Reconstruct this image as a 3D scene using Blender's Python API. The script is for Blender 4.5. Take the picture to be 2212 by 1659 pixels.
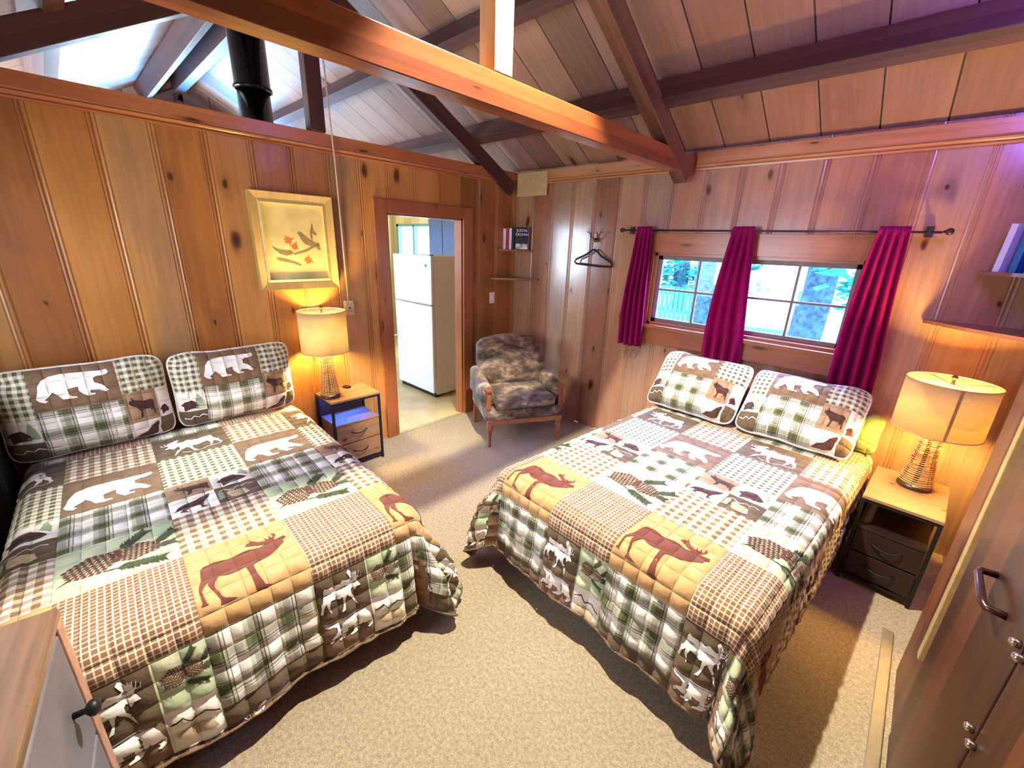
import bpy, bmesh, math, random
from mathutils import Vector, Matrix, noise as mnoise
from mathutils.geometry import tessellate_polygon

for o in list(bpy.data.objects):
    bpy.data.objects.remove(o)
SC = bpy.context.scene
COL = SC.collection
R = math.radians
PI = math.pi
random.seed(7)

# ------------------------------------------------------------------ camera
CAMP = Vector((3.3355, -3.5243, 1.7876))
YAW, PIT, ROL, FPX = 2.3254, 0.3208, 0.0350, 910.07
fw = Vector((math.cos(YAW) * math.cos(PIT), math.sin(YAW) * math.cos(PIT), -math.sin(PIT)))
r0 = Vector((math.sin(YAW), -math.cos(YAW), 0))
u0 = r0.cross(fw)
rr_ = r0 * math.cos(ROL) + u0 * math.sin(ROL)
uu_ = -r0 * math.sin(ROL) + u0 * math.cos(ROL)
cd = bpy.data.cameras.new('camera')
cam = bpy.data.objects.new('camera', cd)
COL.objects.link(cam)
M = Matrix((rr_, uu_, -fw)).transposed().to_4x4()
M.translation = CAMP
cam.matrix_world = M
cd.sensor_fit = 'HORIZONTAL'
cd.sensor_width = 36.0
cd.lens = FPX / 2212 * 36.0
cd.clip_start = 0.05
SC.camera = cam

# ------------------------------------------------------------------ world, colour
SC.view_settings.view_transform = 'Standard'
SC.view_settings.look = 'None'
SC.view_settings.gamma = 1
SC.view_settings.use_curve_mapping = False
SC.view_settings.exposure = 0.0
w = bpy.data.worlds.new('daylight')
SC.world = w
w.use_nodes = True
wn = w.node_tree
wn.nodes['Background'].inputs[0].default_value = (0.70, 0.90, 1.0, 1)
wn.nodes['Background'].inputs[1].default_value = 5.5


def light(name, kind, loc, energy, color, size=0.1, rot=None, sizey=None, spot=None, blend=0.5):
    d = bpy.data.lights.new(name, kind)
    d.energy = energy
    d.color = color
    if kind == 'AREA':
        d.size = size
        if sizey:
            d.shape = 'RECTANGLE'
            d.size_y = sizey
    else:
        d.shadow_soft_size = size
    if kind == 'SPOT':
        d.spot_size = spot
        d.spot_blend = blend
    o = bpy.data.objects.new(name, d)
    COL.objects.link(o)
    o.location = loc
    if rot:
        o.rotation_euler = rot
    return o


# daylight: area lights standing in for sky outside the windows, plus two added fills
light('daylight_window_front', 'AREA', (2.34, 1.25, 2.65), 1100, (0.34, 0.36, 1.0), 2.6, (R(-48), 0, 0), 1.6)
light('fill_behind', 'AREA', (1.3, -4.75, 1.75), 55, (0.90, 0.76, 0.92), 1.6, (R(-90), 0, R(180)), 1.1)  # added soft fill from behind the camera, lifts the shadows
light('daylight_kitchen_far', 'AREA', (-5.3, -1.2, 2.9), 500, (0.62, 0.84, 1.0), 1.8, (0, R(-55), 0), 1.8)
light('daylight_kitchen_low', 'AREA', (-2.5, 1.75, 0.35), 900, (0.45, 0.75, 1.0), 2.3, (R(-142), 0, 0), 1.1)
light('daylight_gable', 'AREA', (-4.9, -1.9, 1.9), 430, (0.05, 0.36, 1.0), 1.0, (0, R(-128), 0), 1.9)
light('daylight_kitchen_side', 'AREA', (-1.9, -4.45, 1.7), 330, (0.60, 0.78, 1.0), 1.9, (R(-125), 0, R(180)), 1.2)
light('violet_fill_end', 'AREA', (3.79, -1.15, 2.66), 34, (0.30, 0.15, 1.0), 0.5, tuple(Vector((-0.55, 0.80, -0.28)).to_track_quat('-Z', 'Y').to_euler()), 0.4)  # added violet fill inside the room, tints the upper right
# the ceiling lamp's bulb
light('ceiling_bulb', 'SPOT', (2.13, -2.0, 3.265), 860, (1.0, 0.89, 0.70), 0.03, (0, 0, 0), spot=R(86), blend=0.3)
light('ceiling_bulb_spill', 'POINT', (2.13, -2.05, 3.22), 14, (1.0, 0.84, 0.60), 0.05)

# ------------------------------------------------------------------ node helpers
class NT:
    def __init__(s, name):
        s.m = bpy.data.materials.new(name)
        s.m.use_nodes = True
        s.t = s.m.node_tree
        s.b = s.t.nodes['Principled BSDF']
        s.out = s.t.nodes['Material Output']

    def n(s, typ, **kw):
        x = s.t.nodes.new(typ)
        for k, v in kw.items():
            setattr(x, k, v)
        return x

    def l(s, a, b):
        s.t.links.new(a, b)

    def setin(s, sock, v):
        if isinstance(v, (int, float)):
            sock.default_value = v
        elif isinstance(v, (tuple, list)):
            sock.default_value = v if len(v) == len(sock.default_value) else (*v, 1)
        else:
            s.l(v, sock)

    def math(s, op, a, b=0.0, c=0.0, clamp=False):
        x = s.n('ShaderNodeMath', operation=op, use_clamp=clamp)
        s.setin(x.inputs[0], a)
        s.setin(x.inputs[1], b)
        if op in ('MULTIPLY_ADD', 'COMPARE', 'SMOOTH_MIN'):
            s.setin(x.inputs[2], c)
        return x.outputs[0]

    def mix(s, f, a, b, mode='MIX'):
        x = s.n('ShaderNodeMix', data_type='RGBA', blend_type=mode)
        s.setin(x.inputs[0], f)
        s.setin(x.inputs[6], a)
        s.setin(x.inputs[7], b)
        return x.outputs[2]

    def ramp(s, f, pts):
        x = s.n('ShaderNodeValToRGB')
        el = x.color_ramp.elements
        while len(el) < len(pts):
            el.new(0.5)
        for e, (p, c) in zip(el, pts):
            e.position = p
            e.color = (*c, 1) if len(c) == 3 else c
        s.l(f, x.inputs[0])
        return x.outputs[0]

    def uv(s):
        x = s.n('ShaderNodeUVMap')
        sp = s.n('ShaderNodeSeparateXYZ')
        s.l(x.outputs[0], sp.inputs[0])
        return sp.outputs[0], sp.outputs[1], x.outputs[0]

    def vec(s, x, y, z=0.0):
        c = s.n('ShaderNodeCombineXYZ')
        for i, v in enumerate((x, y, z)):
            s.setin(c.inputs[i], v)
        return c.outputs[0]

    def noise(s, vec, scale, detail=3, rough=0.5, dist=0.0):
        x = s.n('ShaderNodeTexNoise')
        s.l(vec, x.inputs['Vector'])
        x.inputs['Scale'].default_value = scale
        x.inputs['Detail'].default_value = detail
        x.inputs['Roughness'].default_value = rough
        x.inputs['Distortion'].default_value = dist
        return x.outputs['Fac']

    def bump(s, h, strength=0.3, dist=0.01):
        x = s.n('ShaderNodeBump')
        x.inputs['Strength'].default_value = strength
        x.inputs['Distance'].default_value = dist
        s.l(h, x.inputs['Height'])
        s.l(x.outputs[0], s.b.inputs['Normal'])

    def set(s, **kw):
        for k, v in kw.items():
            s.setin(s.b.inputs[k.replace('_', ' ')], v)
        return s.m


MATS = {}


def plain(name, col, rough=0.6, metal=0.0, coat=0.0, var=0.06, scale=30.0, bump=0.0):
    if name in MATS:
        return MATS[name]
    t = NT(name)
    tc = t.n('ShaderNodeTexCoord')
    f = t.noise(tc.outputs['Object'], scale, 3)
    c1 = tuple(max(0, c * (1 - var * 2)) for c in col)
    c2 = tuple(min(1, c * (1 + var * 2)) for c in col)
    t.set(Base_Color=t.ramp(f, [(0.3, c1), (0.7, c2)]), Roughness=rough, Metallic=metal, Coat_Weight=coat)
    if bump:
        t.bump(f, bump, 0.004)
    MATS[name] = t.m
    return t.m


def pine(name, cols, bw=None, off=0.0, rough=0.32, coat=0.35, knots=True, grain=0.5, line=0.0, stain=0.5, knotcol=(0.07, 0.018, 0.006), kscale=(3.2, 1.6)):
    """knotty board: u runs across the boards, v along the grain, both in metres"""
    t = NT(name)
    u, v, uv = t.uv()
    if bw:
        un = t.math('DIVIDE', t.math('SUBTRACT', u, off), bw)
        idx = t.math('FLOOR', un)
    else:
        un = u
        idx = t.math('FLOOR', t.math('MULTIPLY', u, 0.01))
    wn_ = t.n('ShaderNodeTexWhiteNoise', noise_dimensions='1D')
    t.l(idx, wn_.inputs['W'])
    rnd = wn_.outputs['Value']
    shift = t.math('MULTIPLY', rnd, 37.0)
    # stain: broad cloudy tone
    st = t.noise(t.vec(t.math('MULTIPLY', u, 3.0), t.math('ADD', t.math('MULTIPLY', v, 1.1), shift), shift), 1.0, 3, 0.55, 0.6)
    tone = t.math('ADD', t.math('MULTIPLY', rnd, 1 - stain), t.math('MULTIPLY', st, stain))
    n = len(cols)
    base = t.ramp(tone, [(0.22 + 0.56 * i / (n - 1), c) for i, c in enumerate(cols)])
    # grain streaks
    g = t.noise(t.vec(t.math('MULTIPLY', u, 42.0), t.math('ADD', t.math('MULTIPLY', v, 1.6), shift), shift), 1.0, 4, 0.6, 0.5)
    gr = t.ramp(g, [(0.30, (1 - 0.45 * grain,) * 3), (0.62, (1.0,) * 3)])
    col = t.mix(1.0, base, gr, 'MULTIPLY')
    if knots:
        warp = t.noise(t.vec(t.math('MULTIPLY', u, 6.0), t.math('MULTIPLY', v, 6.0), shift), 1.0, 2)
        vo = t.n('ShaderNodeTexVoronoi', feature='F1', voronoi_dimensions='2D')
        t.l(t.vec(t.math('ADD', t.math('MULTIPLY', u, kscale[0]), t.math('MULTIPLY', warp, 0.12)),
                  t.math('ADD', t.math('MULTIPLY', v, kscale[1]), t.math('ADD', shift, t.math('MULTIPLY', warp, 0.1)))), vo.inputs['Vector'])
        vo.inputs['Scale'].default_value = 1.0
        sp = t.n('ShaderNodeSeparateColor')
        t.l(vo.outputs['Color'], sp.inputs[0])
        pick = t.math('GREATER_THAN', sp.outputs[0], 0.36)
        size = t.math('MULTIPLY_ADD', t.math('POWER', sp.outputs[1], 2.0), 0.085, 0.032)
        d = t.math('DIVIDE', vo.outputs['Distance'], size)
        core = t.math('MULTIPLY', pick, t.math('SUBTRACT', 1.0, t.math('POWER', d, 2.5), clamp=True))
        halo = t.math('MULTIPLY', pick, t.math('SUBTRACT', 1.0, t.math('DIVIDE', vo.outputs['Distance'], 0.20), clamp=True))
        hcol = tuple(c * 0.62 for c in cols[0])
        col = t.mix(t.math('MULTIPLY', halo, 0.5), col, hcol)
        col = t.mix(core, col, knotcol)
    if line and bw:
        fr = t.math('FRACT', un)
        e = t.math('MINIMUM', fr, t.math('SUBTRACT', 1.0, fr))
        col = t.mix(t.math('LESS_THAN', e, line / bw), col, (0.02, 0.008, 0.004))
    t.set(Base_Color=col, Roughness=rough, Coat_Weight=coat, Coat_Roughness=0.18)
    t.bump(g, 0.10, 0.003)
    MATS[name] = t.m
    return t.m


def stripe(t, x, period, duty, off=0.0):
    fr = t.math('FRACT', t.math('ADD', t.math('DIVIDE', x, period), off))
    return t.math('LESS_THAN', fr, duty)


def quilt_finish(t, col, u, v, stitch=0.0706, amp=0.8):
    """cotton weave and the stitched squares"""
    def cell(x):
        fr = t.math('FRACT', t.math('DIVIDE', x, stitch))
        e = t.math('MULTIPLY', t.math('MULTIPLY', fr, t.math('SUBTRACT', 1.0, fr)), 4.0)
        return t.math('POWER', e, 0.45)
    h = t.math('MULTIPLY', cell(u), cell(v))
    wv = t.noise(t.vec(u, v), 9.0, 3, 0.6)
    wr = t.noise(t.vec(u, v), 38.0, 2, 0.6)
    hh = t.math('ADD', h, t.math('ADD', t.math('MULTIPLY', wv, 0.6), t.math('MULTIPLY', wr, 0.25)))
    t.set(Base_Color=col, Roughness=0.85, Specular_IOR_Level=0.15)
    t.b.inputs['Sheen Weight'].default_value = 0.15
    t.bump(hh, amp, 0.012)
    return t.m


def gingham(name, period, duty, c0, c1, c2, offu=0.0, offv=0.0):
    t = NT(name)
    u, v, _ = t.uv()
    a = stripe(t, u, period, duty, offu)
    b = stripe(t, v, period, duty, offv)
    s = t.math('ADD', a, b)
    nz = t.noise(t.vec(u, v), 60.0, 2)
    col = t.mix(t.math('MINIMUM', s, 1.0), c0, c1)
    col = t.mix(t.math('SUBTRACT', s, 1.0, clamp=True), col, c2)
    col = t.mix(t.math('MULTIPLY', nz, 0.22), col, c1)
    MATS[name] = quilt_finish(t, col, u, v)


def mottle(name, c0, c1, scale=14.0):
    t = NT(name)
    u, v, _ = t.uv()
    nz = t.noise(t.vec(u, v), scale, 4, 0.6)
    MATS[name] = quilt_finish(t, t.ramp(nz, [(0.3, c0), (0.7, c1)]), u, v)


def plaid(name, white, g1, g2, dark):
    t = NT(name)
    u, v, _ = t.uv()
    col = None
    def prof(x, o):
        wide = stripe(t, x, 0.118, 0.46, o)
        mid = stripe(t, x, 0.118, 0.20, o + 0.87)
        thin = t.math('MAXIMUM', stripe(t, x, 0.118, 0.035, o + 0.62), stripe(t, x, 0.118, 0.035, o + 0.52))
        lt = stripe(t, x, 0.059, 0.04, o + 0.25)
        return wide, mid, thin, lt
    a, b = prof(u, 0.1), prof(v, 0.35)
    f = t.math('MULTIPLY', t.math('ADD', a[0], b[0]), 0.5)
    col = t.mix(f, white, g1)
    col = t.mix(t.math('MULTIPLY', t.math('ADD', a[1], b[1]), 0.42), col, g2)
    col = t.mix(t.math('MULTIPLY', t.math('MAXIMUM', a[2], b[2]), 0.75), col, dark)
    col = t.mix(t.math('MULTIPLY', t.math('MAXIMUM', a[3], b[3]), 0.5), col, white)
    MATS[name] = quilt_finish(t, col, u, v)


W0 = (0.86, 0.84, 0.76)
gingham('check_green', 0.0353, 0.5, W0, (0.50, 0.48, 0.33), (0.055, 0.06, 0.028))
gingham('gingham_tan', 0.0441, 0.5, W0, (0.50, 0.38, 0.25), (0.17, 0.11, 0.06))
gingham('grid_brown', 0.0186, 0.24, (0.20, 0.085, 0.04), (0.66, 0.50, 0.34), (0.92, 0.88, 0.76))
gingham('gingham_brown', 0.0441, 0.5, (0.42, 0.33, 0.23), (0.15, 0.095, 0.055), (0.05, 0.03, 0.016))
plaid('plaid_green', W0, (0.165, 0.18, 0.085), (0.06, 0.068, 0.026), (0.018, 0.018, 0.008))
mottle('patch_gold', (0.47, 0.28, 0.11), (0.60, 0.39, 0.18))
mottle('patch_brown', (0.155, 0.095, 0.055), (0.24, 0.155, 0.095))
mottle('patch_olive', (0.095, 0.065, 0.038), (0.155, 0.11, 0.066))
mottle('patch_mint', (0.36, 0.48, 0.30), (0.68, 0.70, 0.48), 7.0)
mottle('patch_white', (0.80, 0.77, 0.68), (0.88, 0.86, 0.80))
mottle('patch_tan', (0.30, 0.19, 0.11), (0.40, 0.26, 0.16))
mottle('ink_rust', (0.145, 0.042, 0.028), (0.19, 0.06, 0.038))
mottle('ink_dark', (0.05, 0.022, 0.018), (0.085, 0.04, 0.03))
mottle('ink_white', (0.88, 0.86, 0.80), (0.94, 0.92, 0.88))
mottle('ink_cream', (0.42, 0.32, 0.20), (0.58, 0.46, 0.32))
mottle('ink_cone', (0.085, 0.025, 0.018), (0.15, 0.05, 0.03), 40.0)
mottle('ink_needle', (0.03, 0.04, 0.018), (0.07, 0.085, 0.035), 40.0)
mottle('ink_tree', (0.24, 0.33, 0.20), (0.34, 0.42, 0.28))
mottle('backing', (0.20, 0.10, 0.05), (0.27, 0.15, 0.08))

PW = pine('pine_wall_left', [(0.28, 0.10, 0.028), (0.44, 0.175, 0.042), (0.58, 0.27, 0.07), (0.36, 0.21, 0.10)], 0.2455, -0.045)
PR = pine('pine_wall_right', [(0.30, 0.125, 0.075), (0.42, 0.20, 0.12), (0.50, 0.28, 0.17), (0.36, 0.24, 0.17)], 0.2455, 0.0, rough=0.24)
PT = pine('pine_trim', [(0.30, 0.09, 0.03), (0.42, 0.14, 0.045), (0.52, 0.20, 0.07)], None, rough=0.3, kscale=(7, 1.7))
PP = pine('pine_plate', [(0.36, 0.13, 0.045), (0.52, 0.24, 0.09), (0.62, 0.33, 0.14)], None, rough=0.3, kscale=(8, 1.9))
PF = pine('rafter_pine', [(0.11, 0.045, 0.030), (0.17, 0.070, 0.042), (0.22, 0.095, 0.06)], None, rough=0.4, kscale=(6, 1.1))
PB = pine('pine_beam', [(0.18, 0.045, 0.018), (0.29, 0.078, 0.025), (0.38, 0.12, 0.034)], None, rough=0.3, kscale=(6, 1.1))
PK = pine('pine_post', [(0.62, 0.42, 0.20), (0.78, 0.58, 0.32)], None, rough=0.5, coat=0.1, kscale=(7, 1.6))
PO = pine('roof_boards', [(0.20, 0.105, 0.075), (0.30, 0.165, 0.12), (0.38, 0.22, 0.16)], 0.29, 0.02, rough=0.5, coat=0.12, line=0.004, kscale=(2.6, 1.0), stain=0.4)
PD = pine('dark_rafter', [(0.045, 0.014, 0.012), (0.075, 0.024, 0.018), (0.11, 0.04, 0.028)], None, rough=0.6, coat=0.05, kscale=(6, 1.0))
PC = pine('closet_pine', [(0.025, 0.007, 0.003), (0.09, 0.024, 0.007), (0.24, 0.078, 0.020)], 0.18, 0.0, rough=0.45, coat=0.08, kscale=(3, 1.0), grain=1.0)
PN = pine('nightstand_wood', [(0.22, 0.12, 0.06), (0.36, 0.20, 0.10), (0.46, 0.28, 0.14)], None, rough=0.5, coat=0.1, kscale=(7, 5), grain=0.8)
PN_SHADED = pine('nightstand_wood_shaded', [(0.014, 0.007, 0.005), (0.026, 0.013, 0.009)], None, rough=0.5, coat=0.1)  # nightstand wood with shade put into its colour, for the second stand
BLK = plain('black_metal', (0.012, 0.012, 0.014), 0.45, 0.3)
WHT = plain('white_enamel', (0.80, 0.80, 0.80), 0.25, coat=0.4, var=0.01)
CRM = plain('cream_enamel', (0.82, 0.76, 0.68), 0.35, var=0.02)
CHR = plain('polished_metal', (0.55, 0.50, 0.45), 0.22, 1.0, var=0.02)
GLS = None


# ------------------------------------------------------------------ mesh helpers
def boxuv(me, grain='z', flip=False):
    gi = 'xyz'.index(grain)
    uvl = me.uv_layers.new(name='UVMap') if not me.uv_layers else me.uv_layers[0]
    for p in me.polygons:
        n = [abs(c) for c in p.normal]
        a = n.index(max(n))
        o = [i for i in range(3) if i != a]
        if gi in o:
            vi = gi
            ui = o[0] if o[1] == gi else o[1]
        else:
            ui, vi = o
        for li in p.loop_indices:
            c = me.vertices[me.loops[li].vertex_index].co
            uvl.data[li].uv = (c[ui], c[vi])


def obj(name, bm, mat, parent=None, grain='z', smooth=False, uv=True, loc=None, rot=None):
    me = bpy.data.meshes.new(name)
    if isinstance(bm, bmesh.types.BMesh):
        bmesh.ops.recalc_face_normals(bm, faces=bm.faces)
        bm.to_mesh(me)
        bm.free()
    else:
        vs, fs = bm
        me.from_pydata(vs, [], fs)
    if uv:
        boxuv(me, grain)
    for m in (mat if isinstance(mat, (list, tuple)) else [mat]):
        me.materials.append(m)
    if smooth:
        for p in me.polygons:
            p.use_smooth = True
    o = bpy.data.objects.new(name, me)
    COL.objects.link(o)
    if parent:
        o.parent = parent
    if loc:
        o.location = loc
    if rot:
        o.rotation_euler = rot
    return o


def tag(o, label=None, cat=None, group=None, kind=None):
    if label:
        o['label'] = label
    if cat:
        o['category'] = cat
    if group:
        o['group'] = group
    if kind:
        o['kind'] = kind
    return o


def empty(name, loc, rz=0.0, label=None, cat=None, group=None):
    o = bpy.data.objects.new(name, None)
    o.empty_display_size = 0.1
    COL.objects.link(o)
    o.location = loc
    o.rotation_euler = (0, 0, rz)
    return tag(o, label, cat, group)


def box(bm, x0, x1, y0, y1, z0, z1, bev=0.0):
    n0 = len(bm.verts)
    vs = [bm.verts.new((x, y, z)) for x in (x0, x1) for y in (y0, y1) for z in (z0, z1)]
    F = [(0, 1, 3, 2), (4, 6, 7, 5), (0, 4, 5, 1), (2, 3, 7, 6), (0, 2, 6, 4), (1, 5, 7, 3)]
    fs = [bm.faces.new([vs[i] for i in f]) for f in F]
    if bev:
        es = list({e for f in fs for e in f.edges})
        bmesh.ops.bevel(bm, geom=es, offset=bev, segments=2, affect='EDGES', profile=0.5)
    return vs


def bx(*a, bev=0.0):
    bm = bmesh.new()
    box(bm, *a, bev=bev)
    return bm


def lathe(prof, seg=32, bm=None, cx=0.0, cy=0.0):
    bm = bm or bmesh.new()
    rings = []
    for r, z in prof:
        if r < 1e-5:
            rings.append([bm.verts.new((cx, cy, z))])
        else:
            rings.append([bm.verts.new((cx + r * math.cos(2 * PI * k / seg), cy + r * math.sin(2 * PI * k / seg), z)) for k in range(seg)])
    for a, b in zip(rings, rings[1:]):
        for k in range(seg):
            k2 = (k + 1) % seg
            if len(a) == 1 and len(b) == 1:
                continue
            if len(a) == 1:
                bm.faces.new((a[0], b[k], b[k2]))
            elif len(b) == 1:
                bm.faces.new((a[k], a[k2], b[0]))
            else:
                bm.faces.new((a[k], a[k2], b[k2], b[k]))
    return bm


def tube(pts, r, seg=8, bm=None, closed=False, radii=None):
    bm = bm or bmesh.new()
    pts = [Vector(p) for p in pts]
    rings = []
    n = len(pts)
    prev = None
    for i, p in enumerate(pts):
        if closed:
            d = pts[(i + 1) % n] - pts[i - 1]
        else:
            d = pts[min(i + 1, n - 1)] - pts[max(i - 1, 0)]
        d.normalize()
        if prev is None:
            a = Vector((0, 0, 1)) if abs(d.z) < 0.9 else Vector((1, 0, 0))
            u = d.cross(a).normalized()
        else:
            u = (prev - d * prev.dot(d)).normalized()
        prev = u
        v = d.cross(u)
        rad = radii[i] if radii else r
        rings.append([bm.verts.new(p + (u * math.cos(2 * PI * k / seg) + v * math.sin(2 * PI * k / seg)) * rad) for k in range(seg)])
    m = n if closed else n - 1
    for i in range(m):
        a, b = rings[i], rings[(i + 1) % n]
        for k in range(seg):
            bm.faces.new((a[k], a[(k + 1) % seg], b[(k + 1) % seg], b[k]))
    if not closed:
        bm.faces.new(rings[0][::-1])
        bm.faces.new(rings[-1])
    return bm


def poly_prism(pts2, y0, y1, plane='xz'):
    """closed outline pushed between two depths"""
    bm = bmesh.new()
    def P(a, b, d):
        return {'xz': (a, d, b), 'yz': (d, a, b), 'xy': (a, b, d)}[plane]
    lo = [bm.verts.new(P(a, b, y0)) for a, b in pts2]
    hi = [bm.verts.new(P(a, b, y1)) for a, b in pts2]
    n = len(pts2)
    tri = tessellate_polygon([[Vector((a, b, 0)) for a, b in pts2]])
    for t3 in tri:
        try:
            bm.faces.new([lo[i] for i in t3])
            bm.faces.new([hi[i] for i in t3][::-1])
        except ValueError:
            pass
    for i in range(n):
        bm.faces.new((lo[i], lo[(i + 1) % n], hi[(i + 1) % n], hi[i]))
    return bm


def beam(name, a, b, wdt, hgt, mat, parent=None):
    """square timber from a to b; w sideways, h upward; grain runs along it"""
    a, b = Vector(a), Vector(b)
    L = (b - a).length
    bm = bx(-wdt / 2, wdt / 2, -hgt / 2, hgt / 2, 0, L, bev=0.004)
    o = obj(name, bm, mat, parent, grain='z')
    d = (b - a).normalized()
    side = d.cross(Vector((0, 0, 1)))
    if side.length < 1e-4:
        side = Vector((1, 0, 0))
    side.normalize()
    up = side.cross(d).normalized()
    Mx = Matrix((side, up, side.cross(up))).transposed()
    if Mx.col[2].dot(d) < 0:
        Mx = Matrix((-side, up, (-side).cross(up))).transposed()
    m4 = Mx.to_4x4()
    m4.translation = a
    o.matrix_world = m4
    return o

# ================================================================== THE ROOM
def struct(name, bm, m, grain='z', kind='structure', **k):
    o = obj(name, bm, m, None, grain, **k)
    o['kind'] = kind
    return o


BW = 0.2455


def plank_wall(name, axis, plane, side, rects, joint0, mat, thick=0.09):
    """moulded boards: rects are (a0,a1,z0,z1); side = +1/-1 direction the face looks"""
    prof = [(-.021, 0), (-.019, -.005), (-.016, -.005), (-.014, 0), (-.009, .001), (-.005, -.001), (-.003, -.006), (0, -.006), (.003, -.006),
            (.005, -.001), (.009, .001), (.014, 0), (.016, -.005), (.019, -.005), (.021, 0)]
    bm = bmesh.new()
    def P(a, d, z):
        return (plane + side * d, a, z) if axis == 'x' else (a, plane + side * d, z)
    for a0, a1, z0, z1 in rects:
        k0 = math.floor((a0 - joint0) / BW) - 1
        k1 = math.ceil((a1 - joint0) / BW) + 1
        pts = [(a0, 0.0)]
        for k in range(k0, k1 + 1):
            j = joint0 + k * BW
            for da, d in prof:
                if a0 + 1e-4 < j + da < a1 - 1e-4:
                    pts.append((j + da, d))
        pts.append((a1, 0.0))
        lo = [bm.verts.new(P(a, d, z0)) for a, d in pts]
        hi = [bm.verts.new(P(a, d, z1)) for a, d in pts]
        for i in range(len(pts) - 1):
            bm.faces.new((lo[i], lo[i + 1], hi[i + 1], hi[i]))
        # body behind the moulded face
        vs = {}
        for a in (a0, a1):
            for z in (z0, z1):
                vs[a, z] = bm.verts.new(P(a, -thick, z))
        bm.faces.new((vs[a0, z0], vs[a1, z0], vs[a1, z1], vs[a0, z1]))
        bm.faces.new([lo[0], hi[0], vs[a0, z1], vs[a0, z0]])
        bm.faces.new([lo[-1], hi[-1], vs[a1, z1], vs[a1, z0]])
        bm.faces.new(hi + [vs[a1, z1], vs[a0, z1]])
        bm.faces.new(lo + [vs[a1, z0], vs[a0, z0]])
    o = struct(name, bm, mat)
    return o


XR, YB = 3.83, -4.10
ZP = 2.48
YL, YR, DH = -1.563, -0.748, 2.0           # door opening in the left wall
WX0, WX1, WZ0, WZ1 = 1.634, 3.046, 1.16, 1.76  # window in the right wall

# floor: carpet
t = NT('carpet')
tc = t.n('ShaderNodeTexCoord')
f1 = t.noise(tc.outputs['Object'], 260, 2, 0.7)
f2 = t.noise(tc.outputs['Object'], 70, 3, 0.6)
f3 = t.noise(tc.outputs['Object'], 2.2, 2)
cc = t.ramp(f2, [(0.35, (0.42, 0.34, 0.225)), (0.65, (0.60, 0.51, 0.36))])
cc = t.mix(0.8, cc, t.ramp(f1, [(0.36, (0.55,) * 3), (0.62, (1.15,) * 3)]), 'MULTIPLY')
cc = t.mix(0.3, cc, t.ramp(f3, [(0.3, (0.8,) * 3), (0.7, (1,) * 3)]), 'MULTIPLY')
t.set(Base_Color=cc, Roughness=0.95, Specular_IOR_Level=0.1)
t.bump(f1, 0.7, 0.012)
CARPET = t.m
struct('floor', bx(0.0, XR, YB, 0.0, -0.08, 0.0), CARPET)
t = NT('kitchen_vinyl')
tc = t.n('ShaderNodeTexCoord')
f2 = t.noise(tc.outputs['Object'], 6, 4, 0.6)
t.set(Base_Color=t.ramp(f2, [(0.3, (0.66, 0.47, 0.20)), (0.7, (0.80, 0.62, 0.32))]), Roughness=0.35)
VINYL = t.m
struct('floor_kitchen', bx(-4.0, -0.001, YB, 1.0, -0.08, -0.004), VINYL)
struct('trim_1', bx(-0.03, 0.012, YL, YR, -0.01, 0.006), plain('threshold_strip', (0.42, 0.34, 0.22), 0.4), grain='y')

plank_wall('wall_left', 'x', 0.0, 1, [(YB, YL, 0, ZP - 0.01), (YR, 0.0, 0, ZP - 0.01), (YL, YR, DH, ZP - 0.01)], -2.998, PW, 0.10)
plank_wall('wall_right', 'y', 0.0, -1, [(0, WX0, 0, 2.50), (WX1, XR, 0, 2.50), (WX0, WX1, 0, WZ0), (WX0, WX1, WZ1, 2.50)], 0.0, PR, 0.12)
plank_wall('wall_back', 'y', YB, 1, [(-0.1, 0.45, 0, 2.5), (2.05, XR, 0, 2.5), (0.45, 2.05, 0, 1.0), (0.45, 2.05, 2.05, 2.5)], 0.0, PW, 0.12)
bmw = bmesh.new()
vs = [bmw.verts.new((XR, y, z)) for y, z in ((0, 0), (0, 2.5), (-2.05, 3.63), (YB, 2.5), (YB, 0))]
vb = [bmw.verts.new((XR + .1, y, z)) for y, z in ((0, 0), (0, 2.5), (-2.05, 3.63), (YB, 2.5), (YB, 0))]
bmw.faces.new(vs)
bmw.faces.new(vb[::-1])
for i in range(5):
    bmw.faces.new((vs[i], vs[(i + 1) % 5], vb[(i + 1) % 5], vb[i]))
struct('wall_end', bmw, PR)

# top plates with their little mouldings
def plate(name, axis, a0, a1, inner, sgn, mat):
    bm = bmesh.new()
    prof = [(0, 2.362), (0.016, 2.362), (0.018, 2.372), (0.012, 2.378), (0.020, 2.386), (0.024, 2.396), (0.016, 2.402), (0.020, 2.410), (0.024, 2.482), (-0.115, 2.482), (-0.115, 2.47), (0, 2.47)]
    A = [bm.verts.new((inner + sgn * d, a0, z) if axis == 'x' else (a0, inner + sgn * d, z)) for d, z in prof]
    B = [bm.verts.new((inner + sgn * d, a1, z) if axis == 'x' else (a1, inner + sgn * d, z)) for d, z in prof]
    n = len(prof)
    for i in range(n):
        bm.faces.new((A[i], A[(i + 1) % n], B[(i + 1) % n], B[i]))
    bm.faces.new(A[::-1])
    bm.faces.new(B)
    return struct(name, bm, mat, 'y' if axis == 'x' else 'x')


plate('trim_2', 'x', YB + 0.02, -0.03, 0.001, 1, PT)
plate('trim_3', 'y', 0.0, 1.745, -0.001, -1, PP)
plate('trim_4', 'y', 1.875, XR, -0.001, -1, PP)
# added pale board standing for a patch of yellow lamplight beside the corner
o = struct('light_patch_board', bx(0.03, 0.43, -0.034, -0.026, 2.255, 2.475, bev=0.002), plain('lamplight_yellow', (0.62, 0.47, 0.22), 0.4, coat=0.3), 'x')

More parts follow.
